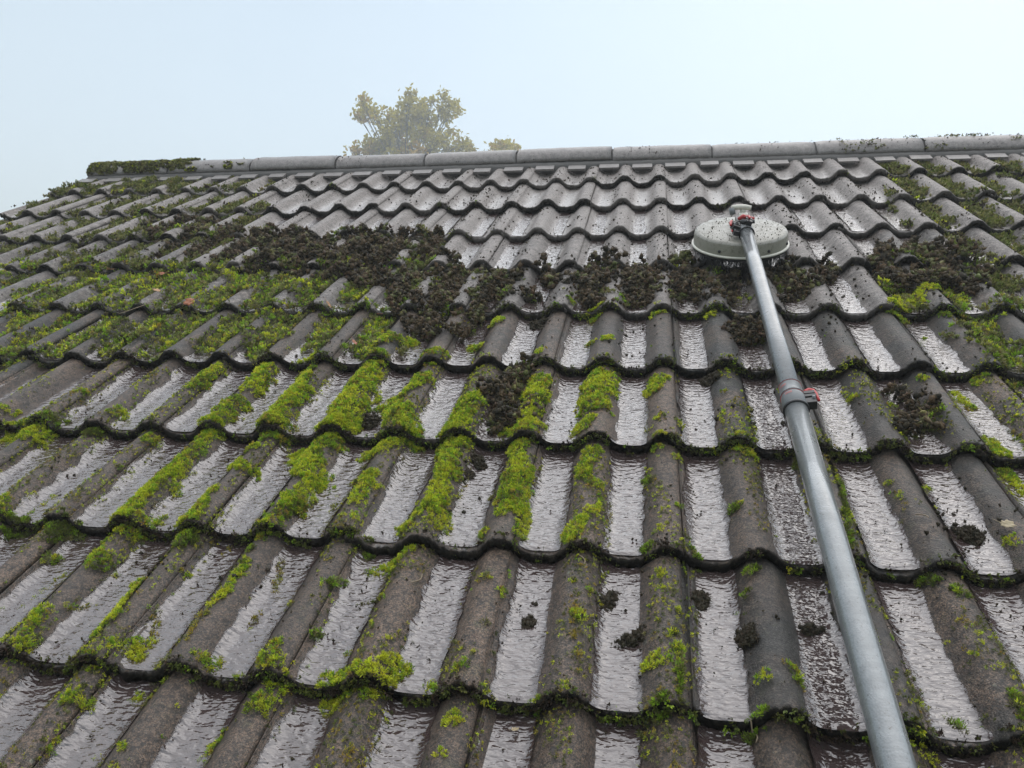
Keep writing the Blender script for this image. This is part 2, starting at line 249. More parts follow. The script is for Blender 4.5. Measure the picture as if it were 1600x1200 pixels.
def tint_material(name, rough=.75, sss=0., spec=.3):
    m = M(name); c = m.attr('tint', out='Color')
    c = m.mix(m.noise(300, 2), c, m.mix(.5, c, (.03, .03, .012)))
    return m.fin(Base_Color=c, Roughness=rough, Specular_IOR_Level=spec)
def moss_material():
    m = M('moss_leaves'); c = m.attr('tint', out='Color')
    tr = m.n('ShaderNodeBsdfTranslucent'); m.put(tr.inputs[0], c); mx = m.n('ShaderNodeMixShader'); mx.inputs[0].default_value = .35
    m.fin(Base_Color=c, Roughness=.55, Specular_IOR_Level=.35)
    m.t.links.new(m.b.outputs[0], mx.inputs[1]); m.t.links.new(tr.outputs[0], mx.inputs[2]); m.t.links.new(mx.outputs[0], m.o.inputs[0]); return m.m
MT = tile_material(); MWATER = water_material(); MMOSS = moss_material(); MDEB = tint_material('wet_moss_debris', .65, spec=.22)
MRIDGE = None
def ridge_material():
    m = M('ridge_concrete'); mid = m.noise(40, 4, .65); r = m.rnd()
    c = m.mix(m.ramp(mid, .3, .7), (.115, .100, .093), (.225, .202, .188)); g = m.vor(480).outputs['Color']
    gs = m.n('ShaderNodeSeparateColor'); m.t.links.new(g, gs.inputs[0])
    c = m.mix(m.ramp(gs.outputs[0], .8, .95, 0, .7), c, (.03, .03, .028)); c = m.mix(m.ramp(gs.outputs[1], .9, .97, 0, .5), c, (.4, .38, .36))
    c = m.mix(m.ramp(m.noise(70, 4, .7), .58, .68, 0, .7), c, (.045, .042, .035))
    c = m.mix(m.ramp(r, 0, 1, 0, .35), c, (.16, .15, .145))
    return m.fin(Base_Color=c, Roughness=.5, Normal=m.bump(m.noise(350, 3), .5, .0015, m.bump(mid, .4, .004)), Coat_Weight=.4, Coat_Roughness=.3)
MRIDGE = ridge_material()
MMORT = simple('mortar', (.10, .095, .09), .85, bump=(200, .8, .003))
MWALL = simple('render_wall', (.45, .42, .37), .9, bump=(80, .5, .004))
MUNDER = simple('roofing_felt', (.02, .02, .02), .9)
MWOOD = simple('painted_timber', (.16, .12, .09), .6)

# ------------------------------------------------------------------ ground
def ground_material():
    m = M('lawn'); c = m.mix(m.noise(3, 6, .7), (.035, .055, .018), (.07, .085, .03)); c = m.mix(m.ramp(m.noise(.4, 3), .5, .7), c, (.06, .05, .035))
    return m.fin(Base_Color=c, Roughness=.9, Normal=m.bump(m.noise(60, 3), .6, .03))
GZ = -3.4
g = 20; xs = np.linspace(-150, 150, g + 1); X, Y = np.meshgrid(xs, xs)
idx = np.arange((g + 1) ** 2).reshape(g + 1, g + 1); Q = np.stack([idx[:-1, :-1], idx[:-1, 1:], idx[1:, 1:], idx[1:, :-1]], -1).reshape(-1, 4)
tag(obj('ground', mesh('ground', np.stack([X, Y, GZ + .25 * vn(X / 9, Y / 9) - .1], -1), Q, ground_material())), kind='structure')

# ------------------------------------------------------------------ roof surface as a function
PW = .15; G = .3422; H = .034; DROP = .027; TH = .015
VOFF = {0: .010, 1: -.006, 3: .006, 5: .009, 8: -.003}
ROWS = range(-2, 9); JL, JR = -18, 18                       # even crests close a tile
SEAM = .024
def vrow(i): return i * G + VOFF.get(int(i), 0.)
def prof(u):
    t = 2 * np.pi * np.asarray(u, float) / PW; t = t + .12 * np.sin(t)
    x = (1 + np.cos(t)) / 2; return H * (.35 * x + .65 * (x * x * (3 - 2 * x)) ** 1.5) - H
jit = {}
for i in ROWS:
    for j in range(JL, JR + 3, 2):
        jit[i, j] = (rng.normal(0, .0015), rng.normal(0, .0032), rng.normal(0, .0016), rng.normal(0, .006))   # du, dv, dn, rot
def surf(u, v):
    u = np.asarray(u, float); v = np.asarray(v, float); z = np.full(np.broadcast(u, v).shape, -.1)
    for i in ROWS:
        d = v - vrow(i); z = np.where((d >= 0), -DROP * d / G, z)
    return z + prof(u)
def surf_n(u, v):
    e_ = .003; dz = (surf(u + e_, v) - surf(u - e_, v)) / (2 * e_)
    n = np.stack([-dz, np.full_like(dz, DROP / G), np.ones_like(dz)], -1); return n / np.linalg.norm(n, axis=-1, keepdims=True)

# ------------------------------------------------------------------ the roof and its tiles
roof = empty('house_roof', ROOF.copy(), 'mossy grey roof of wavy concrete tiles with a grey ridge, half cleaned', 'roof')
def tile_mesh(seed):
    us = np.unique(np.r_[np.linspace(-.2930, SEAM, 108), -.2735, -.2755]); nu = len(us)
    vs = np.r_[-.0015, 0.0005, .003, .008, .016, np.linspace(.03, .40, 14)]; nv = len(vs)
    U, V_ = np.meshgrid(us, vs)
    chip = (fbm(us * 60, us * 0 + seed * 5.1, seed) - .5) * .007 + (vn(us * 200, us * 0 + seed, seed + 9) - .5) * .006
    fall = np.clip(1 - V_ / .03, 0, 1); Vv = V_ + chip[None, :] * fall
    Z = prof(U) - DROP * V_ / G + (fbm(U * 22, V_ * 14 + seed * 3, seed) - .5) * .0028
    Z -= np.where(V_ < .0001, .0045, 0) + np.where(V_ < .001, .0016, 0) + np.where(V_ < .004, .0006, 0)   # worn front arris
    lap = np.clip((-.2735 - U) / .002, 0, 1); Z -= lap * .013
    Z -= np.where(U > SEAM - .002, .0015, 0)
    Z -= .0035 * np.exp(-((U + .2700) / .0022) ** 2)                      # gutter beside the side lap
    Z += np.where(V_ < .004, (vn(U * 170, V_ * 400 + seed, 77) - .5) * .0038, 0)
    bot = Z - TH - np.where(V_ < .004, (fbm(U * 90, V_ * 0 + seed * 3.3, 78) - .3) * .011, 0); bot[0] += .002; bot[:, -1] += .006
    top = np.stack([U, Vv, Z], -1).reshape(-1, 3); bt = np.stack([U, Vv + .001, bot], -1).reshape(-1, 3)
    n = nu * nv; idx = np.arange(n).reshape(nv, nu)
    q = np.stack([idx[:-1, :-1], idx[:-1, 1:], idx[1:, 1:], idx[1:, :-1]], -1).reshape(-1, 4)
    f = [q, q[:, ::-1] + n]
    a = idx[0]; f.append(np.stack([a[:-1], a[:-1] + n, a[1:] + n, a[1:]], -1))
    a = idx[:, -1]; f.append(np.stack([a[:-1], a[:-1] + n, a[1:] + n, a[1:]], -1))
    a = idx[:, 0]; f.append(np.stack([a[:-1], a[1:], a[1:] + n, a[:-1] + n], -1))
    a = idx[-1]; f.append(np.stack([a[:-1], a[1:], a[1:] + n, a[:-1] + n], -1))
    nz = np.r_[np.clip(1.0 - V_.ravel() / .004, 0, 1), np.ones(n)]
    tr = np.clip(1 - (1 + np.cos(2 * np.pi * U / PW)) / 2, 0, 1).ravel(); tr = np.r_[tr, tr * 0]
    me = mesh('tile', np.r_[top, bt], np.concatenate(f), MT, True, dict(nose=nz, trough=tr)); 
    return me
TM = [tile_mesh(k) for k in range(7)]
def inpoly(P, u, v):
    P = np.asarray(P); x, y = P[:, 0], P[:, 1]; c = np.zeros(np.shape(u), bool); j = len(P) - 1
    for i in range(len(P)):
        with np.errstate(divide='ignore', invalid='ignore'):
            c ^= ((y[i] > v) != (y[j] > v)) & (u < (x[j] - x[i]) * (v - y[i]) / (y[j] - y[i]) + x[i])
        j = i
    return c
for i in ROWS:
    for j in range(JL + 2, JR + 2, 2):
        du, dv, dn, ro = jit[i, j]
        o = obj('tile', TM[int(rng.integers(7))], roof, T(j * PW + du, vrow(i) + dv, dn, ro))
        uc = j * PW - .13; cl = 0.0
        # brushed part of the roof: the upper courses, pale; below it the stone is darker and browner
        if i >= 4: cl = {4: .48, 5: .66, 6: .95, 7: 1.0, 8: 1.0}[i]
        if i >= 5 and uc < -1.55: cl *= .74
        if i >= 5 and uc > 1.05: cl *= .72
        o['clean'] = float(cl + rng.normal(0, .04))
        b = 0.12 + rng.random() * .2
        if i <= 3: b = .3 + rng.random() * .4
        if i <= 3 and -1.1 < uc < .2: b = .6 + rng.random() * .5
        if i <= 1 and -.9 < uc < .35: b = .75 + rng.random() * .25
        if i <= -1: b = .8
        if i == 3: b *= .6
        o['brown'] = float(b)

# felt and battens under the tiles, far slope, verge, gable walls
UL, UR, VR = JL * PW - .02, JR * PW + .03, 3.145
ve, f_ = box(UL, UR, vrow(-2) + .02, VR, -.085, -.08); obj('underlay', mesh('underlay', ve, f_, MUNDER, False), roof)
for k in range(11):
    v0 = vrow(k - 2) + .36
    if v0 < VR - .05: ve, f_ = box(UL + .02, UR, v0, v0 + .038, -.079, -.0735); obj('batten', mesh('batten', ve, f_, MWOOD, False), roof)
us = np.arange(UL, UR, .015); vs = np.linspace(0, 3.6, 12); U, V_ = np.meshgrid(us, vs)
idx = np.arange(U.size).reshape(U.shape); Q = np.stack([idx[:-1, :-1], idx[:-1, 1:], idx[1:, 1:], idx[1:, :-1]], -1).reshape(-1, 4)
ap = (VR + .0) * CP; az = VR * SP
Zb = prof(U) + .004
P_ = np.stack([U, ap + V_ * CP + Zb * SP, az - V_ * SP + Zb * CP - .01], -1)
inv = np.array(ROOF.inverted().to_3x3())
far = obj('far_slope', mesh('far_slope', P_ @ inv.T, Q[:, ::-1], MT, True), roof); far['clean'] = .4; far['brown'] = .2
def wallmesh(u0, u1):
    y0, y1 = vrow(-2) * CP + .35, 2 * ap - vrow(-2) * CP - .35
    z0 = y0 * math.tan(PITCH) - .16; za = az - .17
    c = [(y0, GZ - .1), (y1, GZ - .1), (y1, z0), (ap, za), (y0, z0)]
    V = [(u0, y, z) for y, z in c] + [(u1, y, z) for y, z in c]
    F_ = [(0, 1, 2, 3, 4), (9, 8, 7, 6, 5)] + [(k, (k + 5), (k + 1) % 5 + 5, (k + 1) % 5) for k in range(5)]
    return np.array(V) @ inv.T, F_
ve, f_ = wallmesh(UL + .10, UL + .30); obj('gable_wall', mesh('gable_wall', ve, f_, MWALL, False), roof)
ve, f_ = wallmesh(UR - .30, UR - .10); obj('gable_wall', mesh('gable_wall', ve, f_, MWALL, False), roof)
y0 = vrow(-2) * CP + .35
ve, f_ = box(UL + .3, UR - .3, y0, y0 + .2, GZ - .1, y0 * math.tan(PITCH) - .17); obj('front_wall', mesh('front_wall', np.array(ve) @ inv.T, f_, MWALL, False), roof)
ve, f_ = box(UL + .004, UL + .028, vrow(-2), VR - .02, -.23, -.087); obj('barge_board', mesh('barge_board', ve, f_, MWOOD, False), roof)
ve, f_ = box(UL, UR, vrow(-2) - .01, vrow(-2) + .014, -.25, -.087); obj('fascia', mesh('fascia', ve, f_, MWOOD, False), roof)

# ridge: low segmental tiles, butt jointed, bedded in mortar over little slips that close the troughs
RA, RH, RV = .110, .082, 3.028                       # half width, rise, where its lower edge meets the slope
RY, RZ = RV * CP + RA, RV * SP - .004
def ridge_mesh(seed, L=.449):
    us = np.linspace(-L / 2, L / 2, 14); th = np.linspace(0, 1, 17)
    xs = -RA * np.cos(np.pi * th); zs = RH * np.sin(np.pi * th)
    V = []
    for inner in (0, 1):
        for a, u in enumerate(us):
            for x, z in zip(xs, zs):
                k = 1 - inner * .13
                e_ = (.003 if a in (0, 13) else 0)
                wz = (vn(u * 30 + seed, x * 30, seed) - .5) * .003
                V.append((u + (vn(x * 90, seed, 4) - .5) * .005 * (a in (0, 13)), x * k, z * k - inner * .006 + wz - e_))
    n = 14 * 17; idx = np.arange(n).reshape(14, 17)
    q = np.stack([idx[:-1, :-1], idx[1:, :-1], idx[1:, 1:], idx[:-1, 1:]], -1).reshape(-1, 4); F_ = [tuple(x)[::-1] for x in q] + [tuple(x + n) for x in q]
    for a in (0, 13):
        for k in range(16): F_.append((idx[a, k], idx[a, k + 1], idx[a, k + 1] + n, idx[a, k] + n) if a == 0 else (idx[a, k + 1], idx[a, k], idx[a, k] + n, idx[a, k + 1] + n))
    for k in (0, 16):
        for a in range(13): F_.append((idx[a, k], idx[a + 1, k], idx[a + 1, k] + n, idx[a, k] + n) if k == 0 else (idx[a + 1, k], idx[a, k], idx[a, k] + n, idx[a + 1, k] + n))
    return mesh('ridge_tile', V, F_, MRIDGE, True)
RM = [ridge_mesh(k) for k in range(4)]
WINV = ROOF.inverted()
uj = .538 - .457 * 7
RIDGE_END = -2.67
k = 0
rm0 = ridge_mesh(9, (uj + .457 - RIDGE_END) - .008)
u_first = (uj + .457 + RIDGE_END) / 2
obj('ridge_tile', rm0, roof, WINV @ Matrix.Translation((u_first, RY, RZ)))
u = uj + .457
while u < UR:
    o = obj('ridge_tile', RM[k % 4], roof, WINV @ Matrix.Translation((u + .2285, RY + rng.normal(0, .002), RZ + rng.normal(0, .0018))) @ Matrix.Rotation(rng.normal(0, .004), 4, 'Y'))
    ve, f_ = lathe([(1, -.0045), (1, .0045)], 40)
    ve = [(p[2], p[0] * RA * .955, max(0, p[1]) * RH * .93 - .004) for p in ve]
    obj('mortar_joint', mesh('mortar_joint', ve, f_ + [tuple(range(40))[::-1], tuple(range(40, 80))], MMORT, True), roof, WINV @ Matrix.Translation((u, RY, RZ)))
    u += .457; k += 1
# mortar bed following the crests
us = np.arange(RIDGE_END + .01, UR, .012); rows = []
for dv, dz in ((-.040, -.036), (-.030, -.016), (-.010, -.010), (.045, -.004)):
    rows.append(np.stack([us, RV + dv + (vn(us * 40, us * 0, 3) - .5) * .008, np.maximum(prof(us) - .030, dz - .0) + (vn(us * 60, us * 0 + dv * 99, 5) - .5) * .003], -1))
rows[0][:, 2] = -.06
nr = len(us); idx = np.arange(4 * nr).reshape(4, nr); Q = np.stack([idx[:-1, :-1], idx[:-1, 1:], idx[1:, 1:], idx[1:, :-1]], -1).reshape(-1, 4)
obj('mortar_bed', mesh('mortar_bed', np.concatenate(rows), Q, MMORT, True), roof)
slips = [mesh('dentil_slip', *(lambda b: (b[0], b[1]))(box(-.043 + s, .043 - s, -.030, .02, -.009, .0)), MRIDGE, False) for s in (0, .003, -.002)]
for j in range(JL, JR + 1):
    obj('dentil_slip', slips[int(rng.integers(3))], roof, T((j + .5) * PW - .003 + rng.normal(0, .002), 2.970 + rng.normal(0, .003), -.0155 + rng.normal(0, .001), rng.normal(0, .02)) @ Matrix.Rotation(.06, 4, 'X'))

# ------------------------------------------------------------------ water running down the troughs
VV, QQ, DD, off = [], [], [], 0
for i in range(-1, 7):
    for j in range(JL, JR + 1):
        uc = (j - .5) * PW; v0, v1 = vrow(i) + .0025, vrow(i + 1) + .05
        lev0 = {-1: .0048, 0: .0048, 1: .0046, 2: .0042, 3: .0036, 4: .0028, 5: .0018, 6: .0010}[i]
        du = .0065 if i < 3 else .0085; us = uc + np.arange(-.056, .0561, du); vs = np.arange(v0, v1, du)
        U, V_ = np.meshgrid(us, vs)
        ripple = (vn(U * 60, V_ * 90, 11) - .5) * .0007
        lev = lev0 + (fbm(U * 14, V_ * 9, 20 + j % 7) - .5) * .003
        Z = -H - DROP * (V_ - vrow(i)) / G + lev + ripple * .8; S_ = prof(U) - DROP * (V_ - vrow(i)) / G + .0018
        Z = .5 * (Z + S_ + np.sqrt((Z - S_) ** 2 + .0016 ** 2)) - .0002                  # the film climbs the flanks
        Z = np.where(V_ < v0 + .006, Z - .0022 * (1 - (V_ - v0) / .006) ** 2, Z)
        hw = {-1: .038, 0: .038, 1: .038, 2: .037, 3: .035, 4: .031, 5: .026, 6: .021}[i] + (fbm(U * 4 + j, V_ * 13, 37) - .5) * .016 + (vn(U * 50, V_ * 60, 38) - .5) * .006
        edge = hw - np.abs(U - uc + .003)
        idx = np.arange(U.size).reshape(U.shape) + off
        q = np.stack([idx[:-1, :-1], idx[:-1, 1:], idx[1:, 1:], idx[1:, :-1]], -1).reshape(-1, 4)
        Z = Z + .30 * np.clip(surf(U, V_) + .003 - Z, 0, .006)
        keep = edge.ravel(); qm = keep[(q - off)].max(1) > -.004
        VV.append(np.stack([U, V_, Z], -1).reshape(-1, 3)); DD.append(edge.ravel()); QQ.append(q[qm]); off += U.size
tag(obj('water', mesh('water', np.concatenate(VV), np.concatenate(QQ), MWATER, True, dict(depth=np.concatenate(DD) * 1000)), None, ROOF.copy()),
    'thin brown water film running down the tile troughs', 'water', kind='stuff')

# ------------------------------------------------------------------ moss and debris: joined meshes of small sprigs
class Bag:
    def __init__(s): s.V, s.F, s.C, s.n = [], [], [], 0
    def add(s, tv, tf, tc, pos, nrm, scale, tint, squash=1.0):
        """one template at many places: tv (k,3), tf (m,3), tc (k,) tip weight; pos/nrm (n,3)"""
        n = len(pos)
        if n == 0: return
        a = rng.random(n) * 6.283; ref = np.where(np.abs(nrm[:, :1]) > .9, [[0, 1., 0]], [[1., 0, 0]])
        x = np.cross(nrm, ref); x /= np.linalg.norm(x, axis=1, keepdims=True); y = np.cross(nrm, x)
        x2 = x * np.cos(a)[:, None] + y * np.sin(a)[:, None]; y2 = np.cross(nrm, x2)
        R_ = np.stack([x2, y2, nrm * squash], 2) * np.asarray(scale)[:, None, None]
        P = np.einsum('nij,kj->nki', R_, tv) + pos[:, None, :]
        base, tip = tint
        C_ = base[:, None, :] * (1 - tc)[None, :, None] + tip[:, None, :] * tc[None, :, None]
        F_ = tf[None] + (s.n + np.arange(n) * len(tv))[:, None, None]
        s.V.append(P.reshape(-1, 3).astype(np.float32)); s.C.append(C_.reshape(-1, 3).astype(np.float32)); s.F.append(F_.reshape(-1, 3)); s.n += n * len(tv)
    def obj(s, name, mat, mw=ROOF, parent=None):
        return obj(name, mesh(name, np.concatenate(s.V), np.concatenate(s.F), mat, False, dict(tint=np.concatenate(s.C))), parent, mw.copy())
def tuft(nb, seed, L=1.0, wd=.16, spread=1.25):
    r = np.random.default_rng(seed); V, Fc, C_ = [], [], []
    for k in range(nb):
        th = spread * math.sqrt(r.random()); ph = r.random() * 6.283; l = L * (.7 + .5 * r.random())
        d = np.array([math.sin(th) * math.cos(ph), math.sin(th) * math.sin(ph), math.cos(th)])
        t = np.cross(d, r.normal(size=3)); t /= np.linalg.norm(t); b0 = d * l * .15 + r.normal(size=3) * .08
        m_ = b0 + d * l * .55; tip = b0 + d * l + np.array([0, 0, .12]) - np.array([d[0], d[1], 0]) * .05
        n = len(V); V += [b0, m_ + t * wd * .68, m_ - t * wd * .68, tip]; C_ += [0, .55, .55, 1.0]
        Fc += [(n, n + 1, n + 2), (n + 2, n + 1, n + 3)]
    return np.array(V), np.array(Fc), np.array(C_)
def crumb(seed, fib=5):
    r = np.random.default_rng(seed); p = (1 + 5 ** .5) / 2
    iv = np.array([(-1, p, 0), (1, p, 0), (-1, -p, 0), (1, -p, 0), (0, -1, p), (0, 1, p), (0, -1, -p), (0, 1, -p), (p, 0, -1), (p, 0, 1), (-p, 0, -1), (-p, 0, 1)]) / 1.9
    fi = np.array([(0, 11, 5), (0, 5, 1), (0, 1, 7), (0, 7, 10), (0, 10, 11), (1, 5, 9), (5, 11, 4), (11, 10, 2), (10, 7, 6), (7, 1, 8), (3, 9, 4), (3, 4, 2), (3, 2, 6), (3, 6, 8), (3, 8, 9), (4, 9, 5), (2, 4, 11), (6, 2, 10), (8, 6, 7), (9, 8, 1)])
    V = [iv * (1 + r.normal(0, .28, (12, 1))) * (r.random(3) * .5 + .65)]; Fc = [fi]; C_ = [np.clip(r.random(12) * .5, 0, 1)]; n = 12
    for k in range(fib):
        a = r.normal(size=3); a /= np.linalg.norm(a); b = np.cross(a, r.normal(size=3)); b /= np.linalg.norm(b); c = r.normal(size=3) * .5
        m_ = a * .9 + b * .35 + c * .3; e_ = a * (1.2 + r.random()) + b * r.normal() * .9; w = np.cross(a, b) * .13
        V.append(np.array([a * .3, m_ + w, m_ - w, e_])); Fc.append(np.array([(0, 1, 2), (2, 1, 3)]) + n); C_.append(np.array([.3, .7, .7, 1])); n += 4
    return np.concatenate(V), np.concatenate(Fc), np.concatenate(C_)
def grit(seed):
    r = np.random.default_rng(seed); v = np.array([(1, 0, 0), (-1, 0, 0), (0, 1, 0), (0, -1, 0), (0, 0, 1), (0, 0, -1)], float) * (.6 + .8 * r.random((6, 3))) * (1 + .5 * r.normal(size=(6, 1))) + r.normal(0, .2, (6, 3))
    return v, np.array([(0, 2, 4), (2, 1, 4), (1, 3, 4), (3, 0, 4), (2, 0, 5), (1, 2, 5), (3, 1, 5), (0, 3, 5)]), r.random(6)
TU_N = [tuft(15, k, wd=.19) for k in range(6)]; TU_M = [tuft(10, 20 + k, wd=.27) for k in range(5)]; TU_F = [tuft(6, 40 + k, wd=.40) for k in range(5)]
CR = [crumb(60 + k) for k in range(6)]; CRS = [grit(80 + k) for k in range(4)]
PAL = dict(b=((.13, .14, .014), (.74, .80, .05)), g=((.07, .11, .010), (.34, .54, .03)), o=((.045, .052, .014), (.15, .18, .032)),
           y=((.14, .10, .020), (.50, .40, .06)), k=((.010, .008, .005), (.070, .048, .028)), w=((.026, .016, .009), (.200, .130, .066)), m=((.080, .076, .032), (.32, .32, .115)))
def tint(kind, n, mixin=None):
    b, t = map(np.array, PAL[kind]); j = rng.normal(1, .16, (n, 1)) * rng.normal(1, .06, (n, 3)); j = np.clip(j, .4, 1.7)
    return b[None] * j, t[None] * j
def pal_mix(u, v, kinds, weights, s=0):
    q = fbm(u * 26, v * 26, 70 + s) * .65 + rng.random(len(u)) * .35; q = np.clip((q - .18) / .64, 0, .999)
    cs = np.cumsum(weights) / sum(weights); return np.searchsorted(cs, q)
bag = Bag(); deb = Bag()
def scatter(u, v, hgt, kinds, weights, size, bag=bag, tmpl=None, s=0, lean=.35):
    if len(u) == 0: return
    ok = (u > -2.685) & (v < 3.0); u, v, hgt = u[ok], v[ok], hgt[ok]
    n_ = surf_n(u, v); z = surf(u, v); pos = np.stack([u, v, z], -1) + n_ * hgt[:, None]
    nn = n_ + rng.normal(0, lean, n_.shape); nn[:, 1] -= .12; nn /= np.linalg.norm(nn, axis=1, keepdims=True)
    ks = pal_mix(u, v, kinds, weights, s)
    dist = v
    for q, kd in enumerate(kinds):
        for lod in range(3):
            tl = tmpl or (TU_N, TU_M, TU_F)[lod]
            ml = (ks == q) & ((dist < .75) if lod == 0 else ((dist >= .75) & (dist < 1.55)) if lod == 1 else (dist >= 1.55))
            if not ml.any(): continue
            which = rng.integers(len(tl), size=len(u))
            for w in range(len(tl)):
                m_ = ml & (which == w)
                if m_.any():
                    k = int(m_.sum()); bag.add(*tl[w], pos[m_], nn[m_], size * (.7 + .6 * rng.random(k)) * (1, 1.12, 1.35)[lod], tint(kd, k))
def rep(s): return [list(map(float, x.split(','))) for x in s.split(';')]
def stroke(u0, v0, u1, v1, r, kinds, weights, dens=1.0, size=.0062, thick=.32, bag=bag, tmpl=None, step=.0038, edge=.95):
    L = math.hypot(u1 - u0, v1 - v0); area = (L * 2 * r + 3.14 * r * r); n = int(area / step ** 2 * dens * 1.5)
    x = rng.uniform(min(u0, u1) - r * 1.3, max(u0, u1) + r * 1.3, n * 3); y = rng.uniform(min(v0, v1) - r * 1.3, max(v0, v1) + r * 1.3, n * 3)
    dx, dy = u1 - u0, v1 - v0; t = np.clip(((x - u0) * dx + (y - v0) * dy) / (L * L + 1e-9), 0, 1)
    d = np.hypot(x - u0 - t * dx, y - v0 - t * dy) / r
    nz = fbm(x * 55, y * 55, 31) - .5; nz2 = fbm(x * 130, y * 130, 33) - .5
    d2 = d + nz * edge * 1.9 + nz2 * .5; box_area = (max(u0, u1) - min(u0, u1) + 2.6 * r) * (max(v0, v1) - min(v0, v1) + 2.6 * r)
    k = d2 < 1.0; want = int(n * 3 * min(1, (box_area / step ** 2 * dens) / (n * 3)))
    x, y, d2 = x[:want][k[:want]], y[:want][k[:want]], d2[:want][k[:want]]
    h = np.sqrt(np.clip(1 - np.clip(d2, 0, 1) ** 2, 0, 1)) * r * thick * rng.random(len(x)) ** .3
    scatter(x, y, h, kinds, weights, size, bag, tmpl)
for q in rep(M_b): stroke(*q, 'bgyo', (5, 2.2, .8, 1.6), dens=.8 if q[4] > .012 else .7, size=.0042 + .0014 * min(1, q[4] / .03))
for q in rep(M_o): stroke(*q, 'ogmb', (4, 2, 2, .7), size=.006)
for q in rep(M_y): stroke(*q, 'ymbo', (4, 3, 1.6, 2), dens=.38, size=.0058, thick=.25, edge=.8)

# patchy moss filling troughs in the uncleaned zones
def polys(s): return [np.array([list(map(float, p.split(','))) for p in q.split()]) for q in s.split(';')]
def zone(P, cov, kinds, weights, dens, size, hmax, step, crest_keep=.35, s=0, bag=bag, tmpl=None):
    lo, hi = P.min(0) - .04, P.max(0) + .04; n = int((hi - lo).prod() / step ** 2 * dens)
    x = rng.uniform(lo[0], hi[0], n); y = rng.uniform(lo[1], hi[1], n)
    wx = x + (vn(x * 9, y * 9, 91) - .5) * .10; wy = y + (vn(x * 9, y * 9, 92) - .5) * .10
    k = inpoly(P, wx, wy); x, y = x[k], y[k]
    tr = np.clip(-prof(x) / H, 0, 1)
    f = (fbm(x * 17, y * 12, 41 + s) if bag is not deb else .45 * fbm(x * 11, y * 11, 41 + s) + .55 * fbm(x * 34, y * 34, 47 + s)) + .18 * (fbm(x * 60, y * 60, 45 + s) - .5) + (tr - .75) * crest_keep
    thr = 1 - cov; k = f > thr; x, y, f = x[k], y[k], f[k]
    h = np.clip((f - thr) / .2, 0, 1) * hmax * rng.random(len(x)) ** .6
    scatter(x, y, h, kinds, weights, size, bag, tmpl, s)
ZG, ZO = polys(Z_green), polys(Z_olive)
for P in ZG: zone(P, .70, 'bmgoyk', (3.2, 3, 1.5, 2.2, .5, 1.2), .62, .0085, .017, .0066, .42)
for P in ZO: zone(P, .54, 'momkb', (4, 3, 2, 2.2, .6), .55, .0095, .014, .0078, .42, s=7)
zone(np.array([(-2.69, 2.74), (-1.95, 2.80), (-2.0, 2.99), (-2.69, 2.99)]), .66, 'momkb', (5, 3, 2, 1, .8), .7, .0085, .012, .0066, .15, s=55)
# brushed-off dark moss, with living patches left between
for a, P in enumerate(polys(DEB)): zone(P, .46, 'mogb', (3, 3, 1.6, 1.2), .5, .0075, .012, .0066, .2, s=31 + a)
DP = polys(DEB)
for a, P in enumerate(DP):
    cov = .625 if a not in (7, 8) else .50
    zone(P, cov, 'kwmo', (4, 3.6, 1.2, 1.6), .52, .0062, .046, .0062, .20, s=13 + a, bag=deb, tmpl=CR)
    zone(P, cov - .06, 'kwmo', (5, 3, 1.2, 1.0), .34, .0040, .050, .0060, .20, s=13 + a, bag=deb, tmpl=CR)

# thin fringes of moss hanging on the course noses, and specks all over
n = 62000; u = rng.uniform(-2.7, 2.6, n); i_ = rng.integers(-1, 9, n); v = np.array([vrow(q) for q in range(-1, 10)])[i_ + 1]
f = fbm(u * 8, i_ * 3.3, 51) + .25 * (vn(u * 60, i_ * 2., 52) - .5)
cr_ = 1 - np.clip(-prof(u) / H, 0, 1)
k = (f + .10 * cr_ > np.where(i_ >= 5, .80, np.where(i_ >= 3, .53, .45))); u, v, i_ = u[k], v[k], i_[k]
dn = rng.uniform(-.016, .0015, len(u)); pv = v + np.where(dn > -.003, rng.uniform(.0, .012, len(u)), -.0015)
z = surf(u, v + .001) + dn; pos = np.stack([u, pv, z], -1); nn = np.stack([rng.normal(0, .4, len(u)), -np.ones(len(u)) + .7 * (dn > -.003), .35 + rng.normal(0, .3, len(u))], -1)
nn /= np.linalg.norm(nn, axis=1, keepdims=True)
ks = pal_mix(u, v * 3, 'kogb', (5, 4.4, 1.3, 1.3), 5)
for q, kd in enumerate('kogb'):
    for w in range(4):
        m_ = (ks == q) & (rng.integers(4, size=len(u)) == w); k2 = int(m_.sum())
        if k2: bag.add(*(TU_F[w]), pos[m_], nn[m_], .0052 * (.6 + .7 * rng.random(k2)), tint(kd, k2))
# thin broken moss along the roll tops of the near courses
n = 95000; u = rng.uniform(-2.2, 1.5, n); v = rng.uniform(-.30, 1.05, n); d_ = u / PW - np.round(u / PW)
f = fbm(u * 13, v * 5.5, 101) + .30 * (fbm(u * 60, v * 45, 103) - .5) + .22 * (fbm(u * 150, v * 150, 104) - .5)
k = (np.abs(d_ + .06 * np.sin(v * 9 + u * 7)) < .25) & (f > .485 + .09 * np.clip(u + .3, 0, 1.4)); u, v, f = u[k], v[k], f[k]
scatter(u, v, rng.random(len(u)) * .003 * np.clip((f - .5) * 10, 0, 1.6), 'ymobg', (2.2, 2.0, 2.0, 3.4, .9), .0038, bag, s=21, lean=.6)
